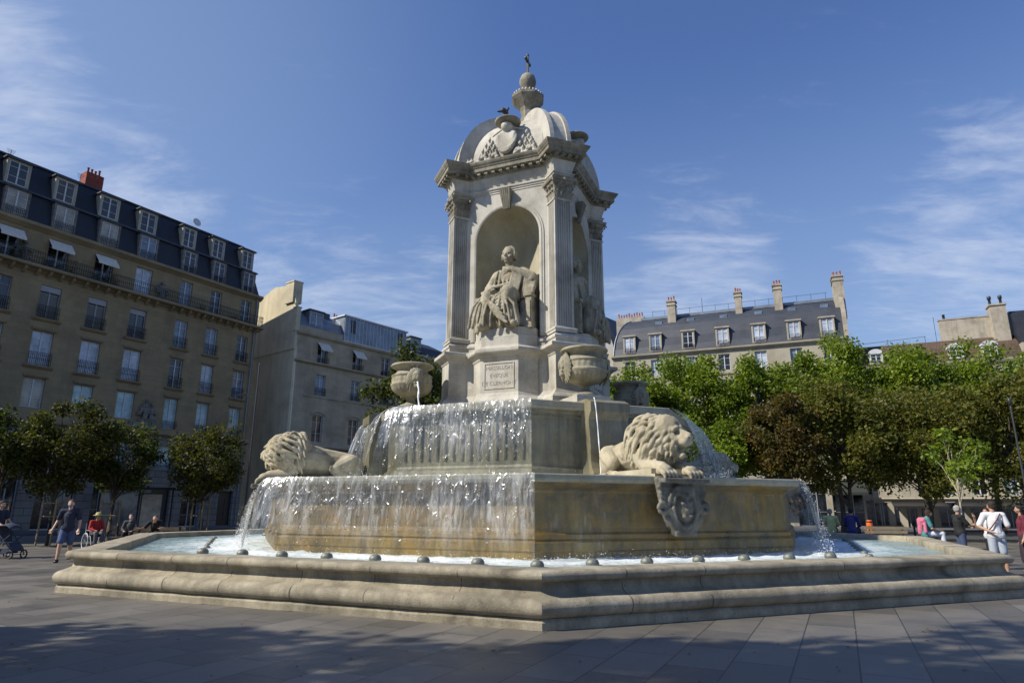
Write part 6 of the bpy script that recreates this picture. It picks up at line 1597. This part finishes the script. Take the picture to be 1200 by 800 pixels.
person('man in dark t-shirt and blue shorts walking, sunglasses and mask, left of the pool', (-13.45, 20.7, 0), .35, 'walk', navy, blue, .6, shorts=True, hair=('auburn_hair', (.09, .035, .015)), skin=0, mask=('blue_mask', (.12, .22, .38)), scale=1.04, shoe=('dark_sandals', (.02, .02, .02)))
person('man in dark clothes at the left edge pushing a stroller', (-16.75, 22.2, 0), pi/2-.2, 'walk', navy, ('charcoal_shorts', (.03, .03, .035)), .6, shorts=True, skin=0, over={('e', 0): (-.24, -.12, 1.16), ('e', 1): (.24, -.12, 1.16), ('w', 0): (-.2, -.36, 1.02), ('w', 1): (.2, -.36, 1.02)}, scale=1.02)
person('person in red with a pale straw hat sitting in the wheelchair', (-16.45, 27.0, .02), .9, 'sit', ('red_knit', (.35, .02, .02)), ('grey_trousers', (.10, .10, .11)), 2, hat=('straw_hat', (.42, .40, .16)), seat=.50, skin=1, scale=.95)
person('masked person in dark coat seated on a bench beside the wheelchair', (-15.3, 27.4, 0), .3, 'sit', ('grey_coat', (.05, .05, .055)), black, 2, mask=('white_mask', (.55, .58, .62)), seat=.45, skin=0)
person('man in black leaning forward on a bench behind the left rim', (-13.35, 25.6, 0), .25, 'sit', black, black, .7, seat=.55, skin=0, over={'hed': (.02, -.30, 1.19), 'nek': (0, -.20, 1.07), 'che': (0, -.10, .93), ('s', 0): (-.19, -.14, 1.05), ('s', 1): (.19, -.14, 1.05), ('e', 0): (-.34, -.22, .84), ('e', 1): (.34, -.28, .86), ('w', 0): (-.42, -.40, .84), ('w', 1): (.28, -.48, .84)})
person('person in black and pale yellow top sitting on the far rim with back turned', (12.35, 26.3, .0), radians(150), 'sit', ('yellow_stripe_top', (.45, .47, .22)), black, .7, seat=.74, skin=1, hair=('grey_hair', (.22, .2, .18)))
person('person in deep blue top sitting on the far rim beside the yellow top', (12.75, 25.5, .0), radians(140), 'sit', ('royal_navy_top', (.03, .03, .14)), black, 2, seat=.74, skin=1, hair=('black_hair', (.01, .01, .01)), scale=1.02)
person('small child in a white top behind the rim left of the woman in pink', (14.7, 24.3, 0), -.6, 'stand', white, ('pale_trousers', (.5, .48, .42)), .7, skin=0, scale=.66, hair=('fair_hair', (.22, .13, .06)))
person('woman in teal top with a pink shawl sitting sideways on the rim', (13.55, 22.3, 0), radians(80), 'sit', ('teal_top', (.05, .20, .21)), ('white_trousers', (.62, .66, .74)), .6, seat=.74, skin=1, hair=('dark_brown_hair', (.03, .02, .015)), longhair=True, over={'hed': (0, -.16, 1.49), ('w', 0): (-.14, -.40, .92), ('w', 1): (.14, -.42, .92)})
person('grey haired man in black t-shirt reaching both arms forward', (13.42, 20.4, 0), radians(82), 'stand', black, ('blue_jeans', (.05, .07, .14)), .65, skin=1, hair=('silver_hair', (.30, .28, .25)), mask=('white_mask', (.55, .58, .62)), over={('e', 0): (-.22, -.16, 1.16), ('e', 1): (.22, -.18, 1.18), ('w', 0): (-.12, -.42, 1.17), ('w', 1): (.12, -.46, 1.20)}, scale=.99)
person('person in white sleeveless top and mask holding up a hand between two men', (13.55, 19.3, 0), radians(-75), 'stand', white, black, .35, skin=1, hair=('black_hair', (.01, .01, .01)), mask=('pale_blue_mask', (.35, .55, .68)), over={('e', 0): (-.24, -.20, 1.22), ('w', 0): (-.16, -.34, 1.46), ('e', 1): (.22, -.16, 1.16), ('w', 1): (.14, -.40, 1.14)}, scale=.95)
person('man in white t-shirt and grey shorts with a shoulder strap, back turned', (12.42, 17.5, 0), radians(158), 'stand', white, ('pale_grey_shorts', (.36, .40, .46)), .7, shorts=True, skin=1, hair=('dark_brown_hair', (.03, .02, .015)), strap=('red_brown_strap', (.12, .02, .03)), over={('e', 1): (.34, .02, 1.15), ('w', 1): (.16, .20, 1.04), ('e', 0): (-.27, .05, 1.15), ('w', 0): (-.20, -.18, 1.05)}, scale=1.04, yaw=.5)
person('woman in maroon top and long dark skirt at the right edge', (13.75, 18.3, 0), radians(-120), 'stand', ('maroon_top', (.12, .015, .03)), ('dark_skirt', (.03, .02, .03)), .7, skirt=True, skin=1, hair=('black_hair', (.01, .01, .01)), longhair=True, scale=.99)
# shawl
mb = MB()
t = thing('pink_shawl', 'pink shawl draped over the back of the woman sitting on the rim', 'shawl', (13.55, 22.3, 0), radians(80))
sculpt('shawl', [('c', (-.15, .08, 1.27), (.17, .08, 1.27), .085, .085), ('c', (-.03, .13, 1.28), (0, .15, .90), .10, .09), ('c', (-.17, .06, 1.2), (-.22, .08, .92), .06, .05)], .02, cloth('pink_shawl_cloth', (.50, .14, .22)), t, 2, .01, 14)

# ------------------------------------------------------------------ stroller, wheelchair, benches, shelter, bin, bird
def wheel(parent, c, r, axis='x', name='wheel', mat='iron', spokes=10, tr=.02):
    mb = MB(); pts = []
    for i in range(25):
        a = 2*pi*i/24; pts.append((c[0], c[1]+r*cos(a), c[2]+r*sin(a)) if axis == 'x' else (c[0]+r*cos(a), c[1], c[2]+r*sin(a)))
    mb.tube(pts, tr, 6); w_ = mb.build(name, M[mat], parent)
    mb = MB()
    for i in range(spokes): a = 2*pi*i/spokes; mb.tube([c, (c[0], c[1]+r*cos(a), c[2]+r*sin(a)) if axis == 'x' else (c[0]+r*cos(a), c[1], c[2]+r*sin(a))], .004, 4)
    mb.ico(c, .03, 1); mb.build('spokes', M['zinc'], w_); return w_
st = thing('stroller', 'dark pushchair at the left edge of the picture', 'stroller', (-16.05, 21.95, 0), -.2)
for x in (-.32, .34):
    for y in (-.25, .25): wheel(st, (x, y, .13), .12, 'y', 'wheel', 'iron', 6, .022)
mb = MB()
for y in (-.24, .24): mb.tube([(-.62, y, 1.02), (-.45, y, .98), (.30, y, .30), (.34, y, .13)], .016, 6); mb.tube([(-.32, y, .13), (-.20, y, .40), (.22, y, .72)], .016, 6)
mb.tube([(-.62, -.24, 1.02), (-.62, .24, 1.02)], .02, 6); mb.tube([(-.32, -.25, .13), (-.32, .25, .13)], .012, 6); mb.tube([(.34, -.25, .13), (.34, .25, .13)], .012, 6); mb.build('frame', M['zinc_dark'], st)
mb = MB(); rg = []
for i in range(9):
    a = pi*i/8*.62+.5; rg.append([(-.10-.36*cos(a), -.22+.44*j/8, .66+.36*sin(a)+.07*sin(pi*j/8)) for j in range(9)])
mb.loft(rg, False, True); o_ = mb.build('hood', cloth('dark_blue_hood', (.03, .04, .07)), st); sd_ = o_.modifiers.new('s', 'SOLIDIFY'); sd_.thickness = .015
mb = MB(); mb.loft([[(-.34, y, .95), (-.20, y, .45), (.10, y, .42), (.28, y, .22), (.36, y, .24), (.14, y, .50), (-.14, y, .52), (-.28, y, .97)] for y in (-.20, .20)], True, False, True, True); mb.box(-.30, .18, -.18, .18, .16, .30); mb.build('seat', cloth('dark_blue_hood', (.03, .04, .07)), st)
wc = thing('wheelchair', 'wheelchair with pale rimmed wheels behind the left rim of the pool', 'wheelchair', (-16.45, 27.0, 0), .9)
for x in (-.30, .30): wheel(wc, (x, .05, .30), .30, 'x', 'wheel', 'white_frame', 14, .018); wheel(wc, (x*.9, -.48, .09), .08, 'x', 'wheel', 'iron', 5, .015)
mb = MB()
for x in (-.25, .25):
    mb.tube([(x, .25, .98), (x, .20, .50), (x, -.30, .48), (x, -.45, .20), (x, -.55, .12)], .016, 6); mb.tube([(x, .20, .70), (x, -.20, .70), (x, -.22, .48)], .016, 6); mb.tube([(x, .05, .30), (x, .05, .5)], .02, 6)
mb.box(-.24, .24, -.62, -.50, .10, .12); mb.build('frame', M['zinc'], wc)
mb = MB(); mb.box(-.24, .24, -.28, .20, .46, .50); mb.box(-.24, .24, .20, .23, .5, .92); mb.build('seat', cloth('black_cotton', (.012, .012, .014)), wc)
def bench(x, y, rz, label, g='park benches round the square'):
    t = thing('bench', label, 'bench', (x, y, 0), rz, g)
    for j in range(3): mb = MB(); mb.box(-.9, .9, -.25+j*.16, -.12+j*.16, .41, .45); mb.build('seat_slat', M['wood'], t)
    for j in range(2): mb = MB(); mb.box(-.9, .9, .26, .29, .55+j*.18, .68+j*.18); mb.build('back_slat', M['wood'], t)
    for s in (-.7, .7): mb = MB(); mb.box(s-.03, s+.03, -.24, .24, 0, .41); mb.box(s-.03, s+.03, .24, .28, 0, .88); mb.build('leg', M['iron'], t)
bench(-15.1, 27.45, .3, 'bench under the masked person in the dark coat'); bench(-13.3, 25.7, .25, 'bench under the man in black behind the left rim'); bench(17.2, 31.5, radians(170), 'empty bench behind the far right rim beside the orange bin')
sh = thing('bus_shelter', 'bus shelter with pale notice panel in front of the tan apartment house', 'bus shelter', (-18.4, 33.6, 0), .55)
mb = MB(); mb.box(-1.9, 1.5, -.7, .6, 2.45, 2.55); mb.build('roof', M['iron'], sh)
for x in (-1.8, -.1, 1.4): mb = MB(); mb.box(x-.04, x+.04, .42, .5, 0, 2.45); mb.build('post', M['iron'], sh)
mb = MB(); mb.box(-.02, .98, .38, .46, .55, 2.3); pn_ = mb.build('notice_panel', M['zinc_dark'], sh); mb = MB(); mb.box(.04, .92, .36, .378, .62, 2.23); mb.build('poster', plain('pale_poster', (.42, .43, .42), .5, 0, .35, 3), pn_)
mb = MB(); mb.box(-1.75, -.15, .44, .455, .3, 2.3); mb.build('glass_panel', M['pane_blue'], sh); mb = MB(); mb.box(-1.6, -.3, .0, .35, .45, .5); mb.build('seat', M['iron'], sh)
bn = thing('litter_bin', 'small orange litter bin among the tree trunks behind the far right rim', 'litter bin', (17.9, 34.0, 0)); bn.scale = (.62, .62, .95)
mb = MB(); mb.lathe([(.0, .35), (.19, .36), (.23, .6), (.24, 1.0), (.22, 1.12), (.18, 1.16), (.0, 1.1)], 16, mod=lambda u, z: 1+.04*cos(u*40)); mb.build('bag', plain('orange_plastic', (.65, .13, .02), .5), bn)
mb = MB(); mb.lathe([(.26, 1.05), (.27, 1.08), (.26, 1.11), (.24, 1.08), (.26, 1.05)], 18); mb.tube([(0, .24, 0), (0, .24, 1.1)], .03, 8); mb.build('hoop', M['iron'], bn)
# bollards near the kerb
for i, (x, y) in enumerate([(-21.5, 37.2), (-19.2, 37.2), (-16.9, 37.2), (-14.6, 37.2), (10.5, 37.2), (12.8, 37.2), (15.1, 37.2), (17.4, 37.2), (19.7, 37.2), (22, 37.2), (24.3, 37.2)]):
    mb = MB(); mb.lathe([(.09, 0), (.09, .06), (.055, .1), (.05, .82), (.07, .86), (.07, .92), (.04, .98), (0, 1.0)], 12); o = mb.build('bollard', M['iron'], None, label='dark iron bollard along the far kerb of the square', category='bollard', group='bollards along the far kerb'); o.location = (x, y, 0)
# pigeon on the front hat
pg = Vector((*P(-1, 2.1, -.05), 15.2)); pg.rotate(Matrix.Rotation(PHI, 3, 'Z')); 
bd = sculpt('pigeon', [('e', (0, 0, .13), (.075, .13, .075), (.5, 0, 0)), ('c', (0, -.08, .18), (0, -.10, .25), .04, .03), ('e', (0, -.11, .27), (.032, .04, .032)), ('c', (0, -.14, .265), (0, -.17, .258), .01, .005), ('c', (0, .10, .09), (0, .24, .03), .04, .02), ('c', (-.025, 0, .08), (-.025, 0, 0), .008, .008), ('c', (.025, 0, .08), (.025, 0, 0), .008, .008)], .009, plain('pigeon_grey', (.05, .052, .06), .6, 0, .4, 14), None, 1,
            label='dark pigeon perched on the stone hat above the front coat of arms', category='pigeon')
bd.location = (FC[0]+pg.x, FC[1]+pg.y, PIG_Z); bd.rotation_euler = (0, 0, 2.2); bd.scale = (1.3, 1.3, 1.3)
# fallen leaves and grit on the paving
rnd = random.Random(77); V_ = []; F_ = []
for _ in range(420):
    x = rnd.uniform(-14, 14); y = rnd.uniform(5, 14) if rnd.random() < .8 else rnd.uniform(14, 36)
    r = sqrt((x-FC[0])**2+(y-FC[1])**2)
    if r < 13.4: continue
    a = rnd.random()*6.28; s = rnd.uniform(.012, .035); o = len(V_)
    for j, (u, v, z) in enumerate(((-1, 0, .004), (0, -.55, .012), (1, 0, .006), (0, .55, .016))): V_.append((x+s*(u*cos(a)-v*sin(a)), y+s*(u*sin(a)+v*cos(a)), z+rnd.random()*.006))
    F_.append((o, o+1, o+2, o+3))
mb = MB(); mb.add(V_, F_); mb.build('fallen_leaves', leaf_mat('fallen_leaf', (.16, .10, .03), (.24, .15, .05), (.35, .25, .10)), None, kind='stuff', label='small dry leaves scattered over the grey paving', category='fallen leaves')
